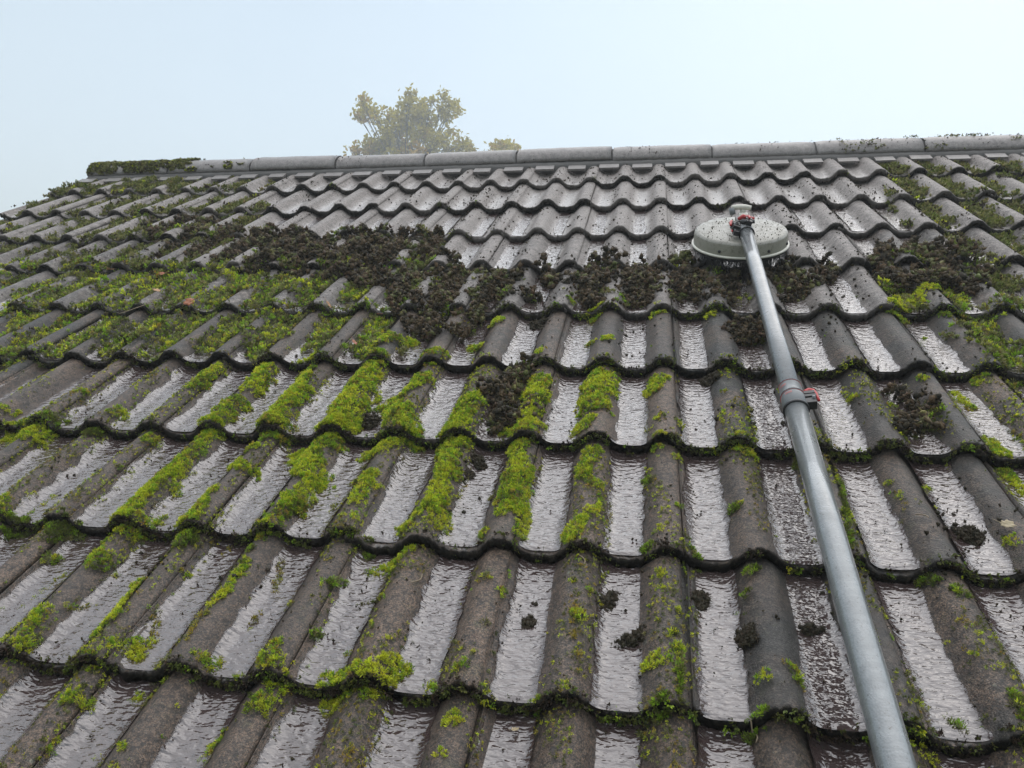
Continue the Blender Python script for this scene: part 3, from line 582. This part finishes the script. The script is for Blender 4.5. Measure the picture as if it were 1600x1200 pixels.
# small green sprigs on flanks and joints
n = 26000; u = rng.uniform(-2.7, 2.7, n); v = rng.uniform(-.34, 2.2, n)
fl = np.abs(np.clip(-prof(u) / H, 0, 1) - .5) < .33; f = fbm(u * 11, v * 9, 61); f2 = vn(u * 90, v * 90, 62)
seam = np.abs(((u - SEAM - .003) / .3) - np.round((u - SEAM - .003) / .3)) * .3 < .004
k = (fl & (f > .60) & (f2 > .62)) | (seam & (f > .5) & (f2 > .45)); k &= ~((v > 1.7) & (u > -1.2) & (u < 1.1)); u, v = u[k], v[k]
scatter(u, v, np.zeros(len(u)), 'ogby', (4, 2, 2, 1), .0046, bag, s=3)
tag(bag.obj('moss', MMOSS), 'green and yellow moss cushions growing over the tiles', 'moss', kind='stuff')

# crumbs of dirt
n = 42000; u = rng.uniform(-2.7, 2.7, n); v = rng.uniform(-.4, 3.0, n)
f = fbm(u * 6, v * 6, 63) + .22 * (fbm(u * 30, v * 30, 64) - .5)
w = np.where(v > 1.55, .46, .54); k = f > w; k |= (rng.random(n) < .05); u, v = u[k], v[k]
sz = (.0008 + .0026 * rng.random(len(u)) ** 4) * np.where(v > 1.5, 1.7, 1); z = surf(u, v); nrm = surf_n(u, v); tr_ = np.clip(-prof(u) / H, 0, 1)
lift = np.where((v < 1.7) & (tr_ > .86), .0062, 0.)
pos = np.stack([u, v, z], -1) + nrm * (sz * .3 + lift)[:, None]; which = rng.integers(4, size=len(u))
for w in range(4):
    m_ = which == w; k2 = int(m_.sum()); deb.add(*CRS[w], pos[m_], nrm[m_], sz[m_], tint('k', k2))
# coarser lumps washed down below the heaps
n = 9000; u = rng.uniform(-1.9, 2.3, n); v = rng.uniform(.2, 2.1, n); f = fbm(u * 5, v * 4, 66) + .3 * (fbm(u * 28, v * 28, 67) - .5)
k = f > .60 - .06 * (v > 1.0); u, v = u[k], v[k]; nrm = surf_n(u, v); pos = np.stack([u, v, surf(u, v)], -1) + nrm * .003
for w in range(6):
    m_ = rng.integers(6, size=len(u)) == w; k2 = int(m_.sum()); deb.add(*CR[w], pos[m_], nrm[m_], .0012 + .0042 * rng.random(k2) ** 3, tint('k', k2))
# fine fibres in the brushed area
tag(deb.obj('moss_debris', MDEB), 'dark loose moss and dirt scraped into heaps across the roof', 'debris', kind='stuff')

# loose clods lying singly
CL = ['dark clod stuck in the trough below the big dark heap left of centre', 'small black clod in a trough, one course above the lowest full course, mid photo',
      'long ragged black clod lying in a trough beside yellow-green sprigs', 'black clod against the roll just above the ragged long clod',
      'dark clod at the top of a trough right of the sprig-covered roll', 'dark crumbly clod on the flank beside a bright moss tuft, left of the pole',
      'round black clod in the wet trough just left of the pole, low down', 'black clod near the pale leaf on the far right tiles',
      'brown clod at the foot of the thick bright moss strip', 'dark clod on the course edge right of the main dark heap',
      'small dark clod high on a roll, left of the pole joint', 'small dark crumb of moss just above the clod in the left centre trough']
for q, lb in zip(rep(CLODS), CL):
    b_ = Bag(); r = q[2]; n = int(420 * (r / .018) ** 1.3); a = rng.random(n) * 6.283; rr = r * 1.25 * np.sqrt(rng.random(n)); el = 1 + .5 * (len(lb) % 3) * .6
    x, y = np.cos(a) * rr * (1.0), np.sin(a) * rr * el
    k = (np.hypot(x, y / el) / r + (fbm(x * 62 + q[0] * 90, y * 62 + q[1] * 70, 3) - .5) * 1.7) < .92; x, y = x[k], y[k]
    if 'ragged' in lb: x = x + y * .5
    dd = np.hypot(x, y / el) / r; h = np.sqrt(np.clip(1.2 - dd ** 2, 0, 1)) * r * .6 * (.4 + 1.1 * vn(x * 160, y * 160 + q[0] * 50, 8)) * rng.random(len(x)); uu, vv = q[0] + x, q[1] + y
    pos = np.stack([x, y, surf(uu, vv) + h - surf(q[0], q[1])], -1); nn = rng.normal(0, 1, pos.shape) + [0, 0, .8]; nn /= np.linalg.norm(nn, axis=1, keepdims=True)
    ns = 26; sx = rng.normal(0, r * 1.3, ns); sy = rng.normal(-r * .7, r * 1.5, ns); sp = np.stack([sx, sy, surf(q[0] + sx, q[1] + sy) - surf(q[0], q[1]) + .003], -1); b_.add(*CR[len(lb) % 6], sp, surf_n(q[0] + sx, q[1] + sy), .0007 + .0024 * rng.random(ns) ** 2.5, tint('k', ns))
    for w in range(6):
        m_ = rng.integers(6, size=len(x)) == w; k2 = int(m_.sum())
        if k2: b_.add(*CR[w], pos[m_], nn[m_], .0034 * (.6 + .9 * rng.random(k2)), tint('k', k2))
    tag(b_.obj('moss_clod', MDEB, ROOF @ Matrix.Translation((q[0], q[1], float(surf(q[0], q[1]))))), lb, 'moss clod', 'loose clods of moss on the lower courses')

# moss on the ridge: thick at its left end, cushions to the right
rb = Bag()
n = 24000; u = np.r_[rng.uniform(RIDGE_END, -1.7, 12000), rng.uniform(-1.7, 2.7, n - 12000)]; th = rng.random(n) * .72
y = -RA * np.cos(np.pi * th); z = RH * np.sin(np.pi * th); ny = -np.cos(np.pi * th) * .6
f = fbm(u * 12, th * 5, 71)
left = u < -2.0 + (fbm(u * 9, th * 7, 5) - .5) * 1.0; rgt = (u > 1.1) & (f > .60 - np.clip((u - 1.1) * .02, 0, .05)) & (vn(u * 40, th * 12, 72) > .35); mid_ = (rng.random(n) < .0005)
k = (left & (f + .35 * (vn(u * 45, th * 20, 76) - .5) > .37)) | rgt | mid_; u, y, z, ny, f, left, th = u[k], y[k], z[k], ny[k], f[k], left[k], th[k]
pos = np.stack([u, RY + y, RZ + z + np.where(left, .002 + .010 * vn(u * 22, th * 9, 77) ** 2, .007) * rng.random(len(u)) * np.clip((f - .3) * 4, .2, 1)], -1)
nn = np.stack([u * 0, ny, u * 0 + .8], -1) + rng.normal(0, .35, pos.shape); nn /= np.linalg.norm(nn, axis=1, keepdims=True)
ks = pal_mix(u * 2, y * 2, 'mkob', (5, 1.6, 2.6, 1.2), 9)
for q, kd in enumerate('mkob'):
    for w in range(4):
        m_ = (ks == q) & (rng.integers(4, size=len(u)) == w); k2 = int(m_.sum())
        if k2: rb.add(*TU_F[w], pos[m_], nn[m_], np.where(left[m_], .0070, .0060) * (.7 + .6 * rng.random(k2)), tint(kd, k2))
n = 3000; u = rng.uniform(RIDGE_END, 2.7, n); th = rng.random(n) * .6; k = (fbm(u * 5, th * 3, 75) > np.where(u > .6, .48, .6)); u, th = u[k], th[k]
pos = np.stack([u, RY - RA * np.cos(np.pi * th), RZ + RH * np.sin(np.pi * th) + .001], -1); nn = np.tile([0., -.4, .9], (len(u), 1))
for w in range(4):
    m_ = rng.integers(4, size=len(u)) == w; k2 = int(m_.sum()); rb.add(*CRS[w], pos[m_], nn[m_], .001 + .0028 * rng.random(k2) ** 2, tint('k', k2))
tag(rb.obj('ridge_moss', MMOSS, Matrix.Identity(4)), 'olive moss cushions along the ridge, thickest at its left end', 'moss', kind='stuff')

# ------------------------------------------------------------------ fallen leaves and twigs
def leaf_material(nm, c1, c2):
    m = M(nm); return m.fin(Base_Color=m.mix(m.noise(160, 3), c1, c2), Roughness=.5, Coat_Weight=.3)
LM = [leaf_material('leaf_pale', (.50, .42, .27), (.30, .22, .12)), leaf_material('leaf_orange', (.42, .13, .035), (.22, .07, .03)), leaf_material('leaf_tan', (.50, .28, .12), (.30, .15, .07))]
def leaf_mesh(seed, mat, lobes=5):
    r = np.random.default_rng(seed); V = [(0, 0, 0)]; n = 28; 
    for k in range(n):
        a = 6.283 * k / n; rr = (.62 + .38 * math.cos(a)) * .5 + .5; rr *= 1 + .16 * math.cos(lobes * a * 1.5) + r.normal(0, .03)
        if k == 0: rr *= 1.12
        x, y = rr * math.cos(a), rr * math.sin(a) * .62; V.append((x, y, .35 * y * y + .16 * x * x + .05 * math.sin(x * 5 + seed)))
    for k in range(1, n + 1): V.append((V[k][0] * .55, V[k][1] * .55, V[k][2] * .35))
    F_ = [(0, n + 1 + k, n + 1 + (k + 1) % n) for k in range(n)] + [(n + 1 + k, 1 + k, 1 + (k + 1) % n, n + 1 + (k + 1) % n) for k in range(n)]
    b = len(V); V2 = [(x, y, z - .03) for x, y, z in V]; F_ = F_ + [tuple(i + b for i in f[::-1]) for f in F_] + [(1 + (k + 1) % n, 1 + k, 1 + k + b, 1 + (k + 1) % n + b) for k in range(n)]
    tv, tf = tube([(.4, 0, .03), (-.3, .02, .03), (-1.0, .0, .1), (-1.5, .12, .2)], [.015, .03, .03, .02], 5)
    v_, f_ = merge([(V + V2, F_), (tv, tf)]); return mesh('leaf', v_, f_, mat, True)
LL = [('pale cream leaf on a moss tuft at the far right', 0), ('dark orange leaf tucked under a course edge among left moss', 1), ('small tan leaf at a course edge, above the orange ones', 2),
      ('orange leaf lying flat on bright moss in the middle left', 1), ('round orange leaf in the upper left moss', 1), ('tiny orange leaf in a mossy trough just below the flat orange one', 1),
      ('curled pale brown leaf in the upper left moss', 2), ('tan leaf in the trough between the curled and the dark orange leaves', 2), ('scrap of cream leaf near the bottom edge of the photo', 0), ('thin pale leaf scrap on the dark heap of scraped moss', 0)]
for k, (q, (lb, mi)) in enumerate(zip(rep(LEAVES), LL)):
    s = q[2] * .9; nv_ = surf_n(np.array([q[0]]), np.array([q[1]]))[0]
    mw = ROOF @ Matrix.Translation((q[0], q[1], float(surf(q[0], q[1])) + (.021 if q[1] > 1.1 else .014))) @ Vector(nv_).to_track_quat('Z', 'Y').to_matrix().to_4x4() @ Matrix.Rotation(k * 1.9 + .9, 4, 'Z') @ Matrix.Rotation(.45, 4, 'Y') @ Matrix.Scale(s, 4)
    tag(obj('fallen_leaf', leaf_mesh(k, LM[mi]), None, mw), lb, 'leaf', 'leaves fallen on the roof')
MTW = simple('dry_twig', (.22, .17, .11), .6)
TL = ['thin dark twig lying slantwise across the left moss', 'pale curved stalk on a roll top in the middle of the lower courses', 'short twig in the sprigs hanging at the lowest edge', 'small pale twig on the wet tile right of the pole', 'pale stalk on the brown roll left of centre']
for k, (q, lb) in enumerate(zip(rep(TWIGS), TL)):
    p = []
    for t in np.linspace(0, 1, 7):
        x, y = q[0] + (q[2] - q[0]) * t + .006 * math.sin(t * 3.1), q[1] + (q[3] - q[1]) * t
        p.append((x, y, float(surf(x, y)) + .004 + (.016 if k == 0 else 0)))
    if k == 0:
        z0, z1 = p[0][2] + .01, p[-1][2] + .01; p = [(a, b, max(c, z0 + (z1 - z0) * i / 6)) for i, (a, b, c) in enumerate(p)]
    c0 = Vector(p[0]); ve, f_ = tube([Vector(x) - c0 for x in p], [.0012] * 6 + [.0006], 5)
    tag(obj('twig', mesh('twig', ve, f_, MTW), None, ROOF @ Matrix.Translation(c0)), lb, 'twig', 'twigs and stalks on the roof')

# ------------------------------------------------------------------ the rotary brush on its pole
def speck_mat(name, c, rough, metal, amt, scale=160):
    m = M(name); c0 = m.mix(m.noise(14, 4), tuple(x * .62 for x in c), c); c0 = m.mix(m.ramp(m.noise(55, 5, .8), .52, .66, 0, .55), c0, (.10, .085, .06)); c0 = m.mix(m.ramp(m.noise(scale, 3, .75), .60, .66, 0, amt), c0, (.035, .028, .02))
    v = m.vor(260); return m.fin(Base_Color=c0, Roughness=m.ramp(m.noise(35, 3), .3, .7, rough * .7, rough * 1.3), Metallic=metal, Normal=m.bump(v.outputs['Distance'], .25, .0006), Coat_Weight=.3, Coat_Roughness=.15)
MCOV = speck_mat('dirty_cream_plastic', (.30, .29, .245), .5, 0, .95); MSKIRT = speck_mat('cream_plastic_side', (.34, .33, .27), .42, 0, .35)
def pole_material(name, c):
    m = M(name); q = m.noise(30, 5, .7, stretch=(1, 1, 1)); band = m.noise(22, 4, .8, stretch=(.2, 9, 9))
    c0 = m.mix(m.math('MULTIPLY', m.ramp(q, .3, .7), .6), c, tuple(x * .55 for x in c)); c0 = m.mix(m.ramp(band, .45, .7, 0, .5), c0, tuple(min(1, x * 1.35) for x in c))
    c0 = m.mix(m.ramp(m.noise(150, 4, .85), .60, .66, 0, .75), c0, (.05, .042, .034))
    return m.fin(Base_Color=c0, Roughness=m.ramp(q, .3, .7, .22, .42), Metallic=.25, IOR=1.6, Normal=m.bump(m.vor(330).outputs['Distance'], .35, .0008), Coat_Weight=.8, Coat_Roughness=.12)
MPOLE = pole_material('wet_grey_carbon_pole', (.17, .182, .188)); MPOLE2 = pole_material('wet_grey_lower_pole', (.20, .216, .222))
MBLK = simple('black_plastic', (.018, .018, .020), .35); MRED = simple('red_plastic', (.42, .025, .025), .35); MWHT = simple('cream_plastic_valve', (.62, .60, .52), .35); MCOL = simple('grey_collar', (.16, .17, .175), .3)
MREDL = simple('red_print', (.50, .10, .09), .5); MBR = simple('bristle', (.012, .012, .014), .45)
HU, HV = .5445, 1.757; HZ = .028
brush = empty('roof_cleaning_brush', ROOF @ Matrix.Translation((HU, HV, HZ)), 'round cream rotary brush head on a long grey extension pole', 'cleaning brush')
TILT = Matrix.Rotation(-.02, 4, 'X')
def bp(name, ve, f_, mat, mw=None, smooth=True, parent=None): return obj(name, mesh(name, ve, f_, mat, smooth), parent or brush, mw)
R0 = .1455
ve, f_ = lathe([(.0005, .056), (.03, .0565), (.09, .0560), (.132, .0545), (.139, .0520), (.1425, .0470)], 72); f_.append(tuple(range(71, -1, -1))); bp('cover', ve, f_, MCOV, TILT)
ve, f_ = lathe([(.1425, .0468), (.1440, .040), (R0, .012)], 72); bp('cover_side', ve, f_, MSKIRT, TILT)
ve, f_ = lathe([(R0, .012), (R0 + .0045, .0115), (R0 + .0055, .0085), (R0 + .0045, .0055), (R0 - .004, .005)], 72); bp('rim', ve, f_, MWHT, TILT)
ve, f_ = lathe([(R0 - .002, .0052), (R0 + .001, .0), (R0 - .004, -.006), (.04, -.008)], 72); bp('brush_plate', ve, f_, MBLK, TILT)
P = []
for k in range(900):
    a = rng.random() * 6.283; r = .10 + .047 * math.sqrt(rng.random()); l = rng.uniform(.016, .03); a2 = a + rng.normal(0, .035); r2 = r + rng.uniform(-.002, .010)
    p0 = np.array((math.cos(a) * r, math.sin(a) * r, -.004)); p1 = np.array((math.cos(a2) * r2, math.sin(a2) * r2, -.004 - l)); t = np.array((-math.sin(a), math.cos(a), 0)) * .0011
    P.append(([p0 - t, p0 + t, p1 + t * .5, p1 - t * .5, p0 + np.array((.0012, .0012, 0)), p1], [(0, 1, 2, 3), (0, 4, 5, 3), (4, 1, 2, 5)]))
ve, f_ = merge(P); tag(bp('bristles', ve, f_, MBR, TILT, False), kind='stuff')
for a in (-1.05, -2.1, 2.5, .6, -.4):
    ve, f_ = lathe([(.0001, .004), (.004, .0035), (.005, 0)], 12); bp('screw', ve, f_, MBLK, TILT @ Matrix.Translation((math.cos(a) * (R0 + .0), math.sin(a) * (R0 + .0), .024)) @ Matrix.Rotation(a, 4, 'Z') @ Matrix.Rotation(1.57, 4, 'Y'))
# hub, hinge and hose valve
ve, f_ = lathe([(.020, .055), (.020, .068), (.014, .070), (.014, .094), (.0001, .096)], 24); bp('hub', ve, f_, MWHT, Matrix.Translation((.008, .035, 0)))
pt = Vector((.006, -.045, .074)); pb = Vector((.5590 - HU, -.62 - HV, .030 - HZ))
A0 = pt + (pb - pt) * .0; dirv = (pb - pt).normalized()
ve, f_ = tube([(-.028, .050, .108), (-.012, .051, .110), (.012, .051, .110), (.032, .050, .107)], [.0085, .0085, .0085, .0075], 12); bp('valve_handle', ve, f_, MWHT)
ve, f_ = tube([(.006, .050, .104), (.010, .055, .085), (.008, .035, .066)], [.009, .010, .010], 12); bp('valve_body', ve, f_, MWHT)
ve, f_ = tube([(-.028, .050, .108), (-.024, .042, .088)], [.010, .009], 12); bp('valve_cap', ve, f_, MCOL)
dd = (pb - pt)
def at(s): return pt + dirv * s
perp = dirv.cross(Vector((0, 0, 1))).normalized(); upv = perp.cross(dirv).normalized()
L1 = .985                                            # distance along the pole to the joint
ve, f_ = tube([at(.012), at(.3), at(.7), at(L1 + .06)], .0203, 32); bp('upper_tube', ve, f_, MPOLE)
ve, f_ = tube([at(L1 + .02), at(1.4), at(1.8), at(2.38)], .0226, 32); bp('lower_tube', ve, f_, MPOLE2)
def ring(s0, s1, r0, r1, mat, name, parent=None): ve, f_ = tube([at(s0), at(s0 + .001), at(s1 - .001), at(s1)], [r0 - .0015, r0, r1, r1 - .0015], 32); return bp(name, ve, f_, mat)
col_ = ring(L1 - .035, L1 + .045, .0228, .0246, MCOL, 'collar')
ring(L1 + .045, L1 + .052, .0260, .0260, MBLK, 'collar_ring'); ring(L1 - .0005, L1 + .0015, .0245, .0245, MBLK, 'collar_slit')
ring(L1 - .037, L1 - .0350, .02335, .02335, MREDL, 'red_line'); ring(L1 + .0035, L1 + .0055, .0247, .0247, MREDL, 'red_line')
# small red print on the collar: short worn dashes, nothing legible in the photograph
P = []; P2 = []
for k in range(7):
    for s0, rr, a0 in ((L1 - .022, .0242, .55), (L1 + .012, .0248, .25)):
        a = a0 + k * .09; 
        for (da, ds0, ds1) in ((0, 0, .006), (.04, 0, .0012), (.04, .0048, .006)):
            aa = a + da; w_ = .028 if da == 0 else .035
            q = []
            for (s_, an) in ((s0 + ds0, aa), (s0 + ds0, aa + w_), (s0 + ds1, aa + w_), (s0 + ds1, aa)):
                q.append(at(s_) + (perp * math.sin(an) + upv * math.cos(an)) * (rr + .0006))
            P.append((q, [(0, 1, 2, 3)])) if s0 < L1 else P2.append((q, [(0, 1, 2, 3)]))
for PP in (P, P2):
    ve, f_ = merge(PP); tag(bp('red_print', ve, f_, MREDL, None, False), kind='stuff')
# clamp on the right of the collar (as seen going up)
fr = Matrix((( -perp.x, -dirv.x, upv.x), (-perp.y, -dirv.y, upv.y), (-perp.z, -dirv.z, upv.z))).to_4x4()
side = 1 if (-perp).x > 0 else -1
def clamp(s, rad, ang, sc_=1.0):
    """lever clamp: x outward, y up the pole, z out of the roof"""
    o_ = at(s); out_ = (Vector((1, 0, 0)) * math.cos(ang) + upv * math.sin(ang)).normalized(); out_ = (out_ - dirv * out_.dot(dirv)).normalized(); yv = -dirv; zv = out_.cross(yv)
    mw = Matrix(((out_.x, yv.x, zv.x, o_.x), (out_.y, yv.y, zv.y, o_.y), (out_.z, yv.z, zv.z, o_.z), (0, 0, 0, 1))) @ Matrix.Scale(sc_, 4)
    r = rad / sc_
    b1 = merge([box(r - .004, r + .016, .004, .012, -.009, .009), box(r - .004, r + .017, -.006, .001, -.009, .009), box(r - .003, r + .015, -.024, -.010, -.008, .008), box(r + .013, r + .0155, -.022, .011, -.006, .006)])
    body = bp('clamp', b1[0], b1[1], MBLK, mw, False)
    pts = [(r + .004 + .0105 * math.cos(t), .016 + .0085 * math.sin(t), 0) for t in np.linspace(-2.6 + 3.14 * 0 + 2.6 + 2.9, -.2, 9)]
    ve, f_ = tube([(r + .002, .014, 0), (r + .003, .022, 0), (r + .009, .0255, 0), (r + .015, .022, 0), (r + .018, .012, 0), (r + .019, -.002, 0), (r + .0205, -.010, 0)], [.0045, .005, .0052, .005, .0042, .0035, .0025], 10)
    obj('lever', mesh('lever', ve, f_, MRED), body)
    ve, f_ = tube([(r + .012, -.010, -.011), (r + .012, -.010, .011)], .003, 8); obj('pin', mesh('pin', ve, f_, MCOL), body)
clamp(L1 + .010, .0246, .15, 1.15)
ring(.020, .050, .0230, .0230, MCOL, 'collar'); ring(.050, .056, .0242, .0242, MBLK, 'collar_ring')
clamp(.020, .022, 1.35, 1.0); clamp(.018, .027, 2.75, 1.15); clamp(.046, .027, 2.95, .85)
ve, f_ = tube([at(.012) + upv * .028 + Vector((-.022, .012, 0)), at(.008) + upv * .036 + Vector((-.008, .010, 0)), at(.010) + upv * .032 + Vector((.012, .008, 0)), at(.012) + upv * .030 + Vector((.026, .010, 0))], [.005, .0075, .006, .0045], 10); bp('lever', ve, f_, MRED)
ve, f_ = tube([at(.025) + upv * .028 + Vector((-.016, 0, 0)), at(.025) + upv * .030 + Vector((.024, -.004, 0))], [.007, .006], 10); bp('hinge', ve, f_, MBLK)
ve, f_ = box(-.016, .016, -.012, .045, .056, .084); bp('bracket', ve, f_, MBLK, None, False)
# crumbs lying on the cover
cb = Bag(); n = 520; a = rng.random(n) * 6.283; r = .138 * np.sqrt(rng.random(n)); pos = np.stack([np.cos(a) * r, np.sin(a) * r, np.full(n, .0565) - np.clip(r - .12, 0, 1) * .1], -1); nn = np.tile([0, 0, 1.], (n, 1))
for w in range(4):
    m_ = np.arange(n) % 4 == w; k2 = int(m_.sum()); cb.add(*CRS[w], pos[m_], nn[m_], .0006 + .0022 * rng.random(k2) ** 3, tint('k', k2))
tag(cb.obj('crumbs', MDEB, TILT, brush), kind='stuff')

# ------------------------------------------------------------------ trees beyond the ridge
MBARK = simple('bark', (.10, .085, .07), .9, bump=(30, .8, .01))
def tree_leaf_material():
    m = M('tree_leaves'); c = m.attr('tint', out='Color'); tr = m.n('ShaderNodeBsdfTranslucent'); m.put(tr.inputs[0], c); mx = m.n('ShaderNodeMixShader'); mx.inputs[0].default_value = .4
    m.fin(Base_Color=c, Roughness=.6); m.t.links.new(m.b.outputs[0], mx.inputs[1]); m.t.links.new(tr.outputs[0], mx.inputs[2]); m.t.links.new(mx.outputs[0], m.o.inputs[0]); return m.m
MLEAF = tree_leaf_material()
lt = np.array([(0, 0, 0), (.35, .25, .08), (.9, .32, .0), (1.25, 0, -.1), (.9, -.32, .0), (.35, -.25, .08)]) ; lf = np.array([(0, 1, 5), (1, 2, 5), (2, 4, 5), (2, 3, 4)]); lc = np.array([0, .5, 1, 1, 1, .5])
FH = Vector((fwd.x, fwd.y, 0)).normalized()
def px(x, y, D):                                     # a point beyond the ridge at horizontal distance D on the sight line of (x, y)
    d = fwd + right * ((x - 800) / 1235.4) - up * ((y - 600) / 1235.4); d = d / math.hypot(d.x, d.y); return CAMP + d * D
def tree(base_x, D, clumps, lab, seed, top=None, nleaf=5.5):
    r = np.random.default_rng(seed); c0 = px(base_x, 245, D); base = Vector((c0.x, c0.y, GZ - .05))
    t = empty('tree', Matrix.Translation(base), lab, 'tree', 'trees behind the roof')
    fork = c0 + Vector((.0, 0, -2.)); P = [tube([base - base, (Vector(((fork - base).x * .5 + .1, .05, (fork - base).z * .55))), fork - base], [.5, .34, .22], 10)]
    Br = []; lv = Bag()
    for (x, y, R_, orange) in clumps:
        dD = r.uniform(-1.5, 1.5); c = px(x, y, D + dD); rad = R_ / 1235.4 * D; rel = c - base
        mid_ = (fork - base).lerp(rel, .5) + Vector(r.normal(0, .12, 3)) + Vector((0, 0, .1)); end = rel
        Br.append(tube([fork - base, mid_, end], [.05, .03, .014], 7))
        ntw = max(9, int(rad * rad * 95))
        for k in range(ntw):
            d = Vector(r.normal(0, 1, 3)).normalized(); e_ = end + d * rad * (.35 + .65 * r.random()); s_ = mid_.lerp(end, .3 + .7 * r.random())
            Br.append(tube([s_, s_.lerp(e_, .55) + Vector((0, 0, .04)), e_], [.010, .007, .004], 4, False))
            m_ = int(nleaf + r.random() * 7); pp = np.array(e_)[None] + r.normal(0, .15, (m_, 3)); nn = r.normal(0, 1, (m_, 3)) + [0, 0, .6]; nn /= np.linalg.norm(nn, axis=1, keepdims=True)
            cb_, ct = (((.28, .23, .006), (.46, .38, .012)) if r.random() > orange else ((.36, .22, .02), (.50, .30, .025))); j_ = r.normal(1, .15, (m_, 1))
            lv.add(lt, lf, lc, pp, nn, .20 * (.7 + .6 * r.random(m_)), (np.array(cb_)[None] * j_, np.array(ct)[None] * j_))
    v_, f_ = merge(P); obj('trunk', mesh('trunk', v_, f_, MBARK), t)
    v_, f_ = merge(Br); obj('limbs', mesh('limbs', v_, f_, MBARK), t)
    lv.obj('crown', MLEAF, Matrix.Identity(4), t)
D1 = 46
tree(640, D1, [(642, 148, 11, .02), (634, 165, 12, .03), (655, 168, 13, .03), (640, 190, 18, .03), (618, 200, 16, .03), (605, 178, 11, .03), (600, 225, 17, .05), (582, 222, 12, .08), (665, 192, 14, .03), (674, 160, 9, .05),
               (690, 170, 11, .05), (700, 182, 11, .08), (712, 172, 8, .08), (708, 162, 6, .05), (694, 152, 5, .05), (585, 172, 8, .05), (572, 166, 6, .1), (565, 158, 4.5, .1), (570, 182, 5, .1), (560, 181, 3, .2), (588, 186, 5, .1),
               (565, 232, 10, .5), (551, 238, 7, .6), (575, 240, 9, .4), (742, 236, 6, .1), (728, 230, 8, .1), (640, 232, 14, .8), (628, 245, 12, .75), (655, 240, 12, .75), (615, 250, 15, .15), (672, 235, 13, .08), (690, 215, 10, .05), (700, 232, 14, .08), (722, 222, 10, .1), (730, 238, 9, .1), (715, 250, 12, .1), (685, 255, 16, .1), (590, 240, 14, .15), (604, 205, 12, .05), (622, 228, 14, .1), (650, 214, 14, .1), (678, 222, 13, .08), (664, 208, 10, .05), (705, 205, 9, .08), (738, 246, 7, .1), (660, 180, 11, .03), (625, 182, 10, .03),
               (600, 262, 22, .1), (650, 268, 24, .1), (700, 270, 22, .1)], 'yellowing leafy tree in fog behind the ridge, the large one', 3)
tree(790, D1 + 1.5, [(774, 228, 5, .15), (784, 226, 6, .15), (794, 228, 6, .2), (803, 233, 5, .2), (770, 234, 5, .2), (790, 236, 8, .2), (785, 252, 12, .2), (800, 257, 12, .2), (790, 266, 16, .2)], 'small pale treetop just showing over the ridge beside the large tree', 5)

# ------------------------------------------------------------------ fog
hz = bpy.data.materials.new('haze'); hz.use_nodes = True; hn = hz.node_tree; hn.nodes.clear()
ho = hn.nodes.new('ShaderNodeOutputMaterial'); hv = hn.nodes.new('ShaderNodeVolumePrincipled'); hv.inputs['Density'].default_value = HAZE; hv.inputs['Color'].default_value = (.93, .97, .97, 1)
hv.inputs['Anisotropy'].default_value = .2
hn.links.new(hv.outputs[0], ho.inputs['Volume'])
ve, f_ = box(-160, 160, -160, 160, GZ - 1.2, 19.0); tag(obj('haze', mesh('haze', ve, f_, hz, False)), kind='stuff')
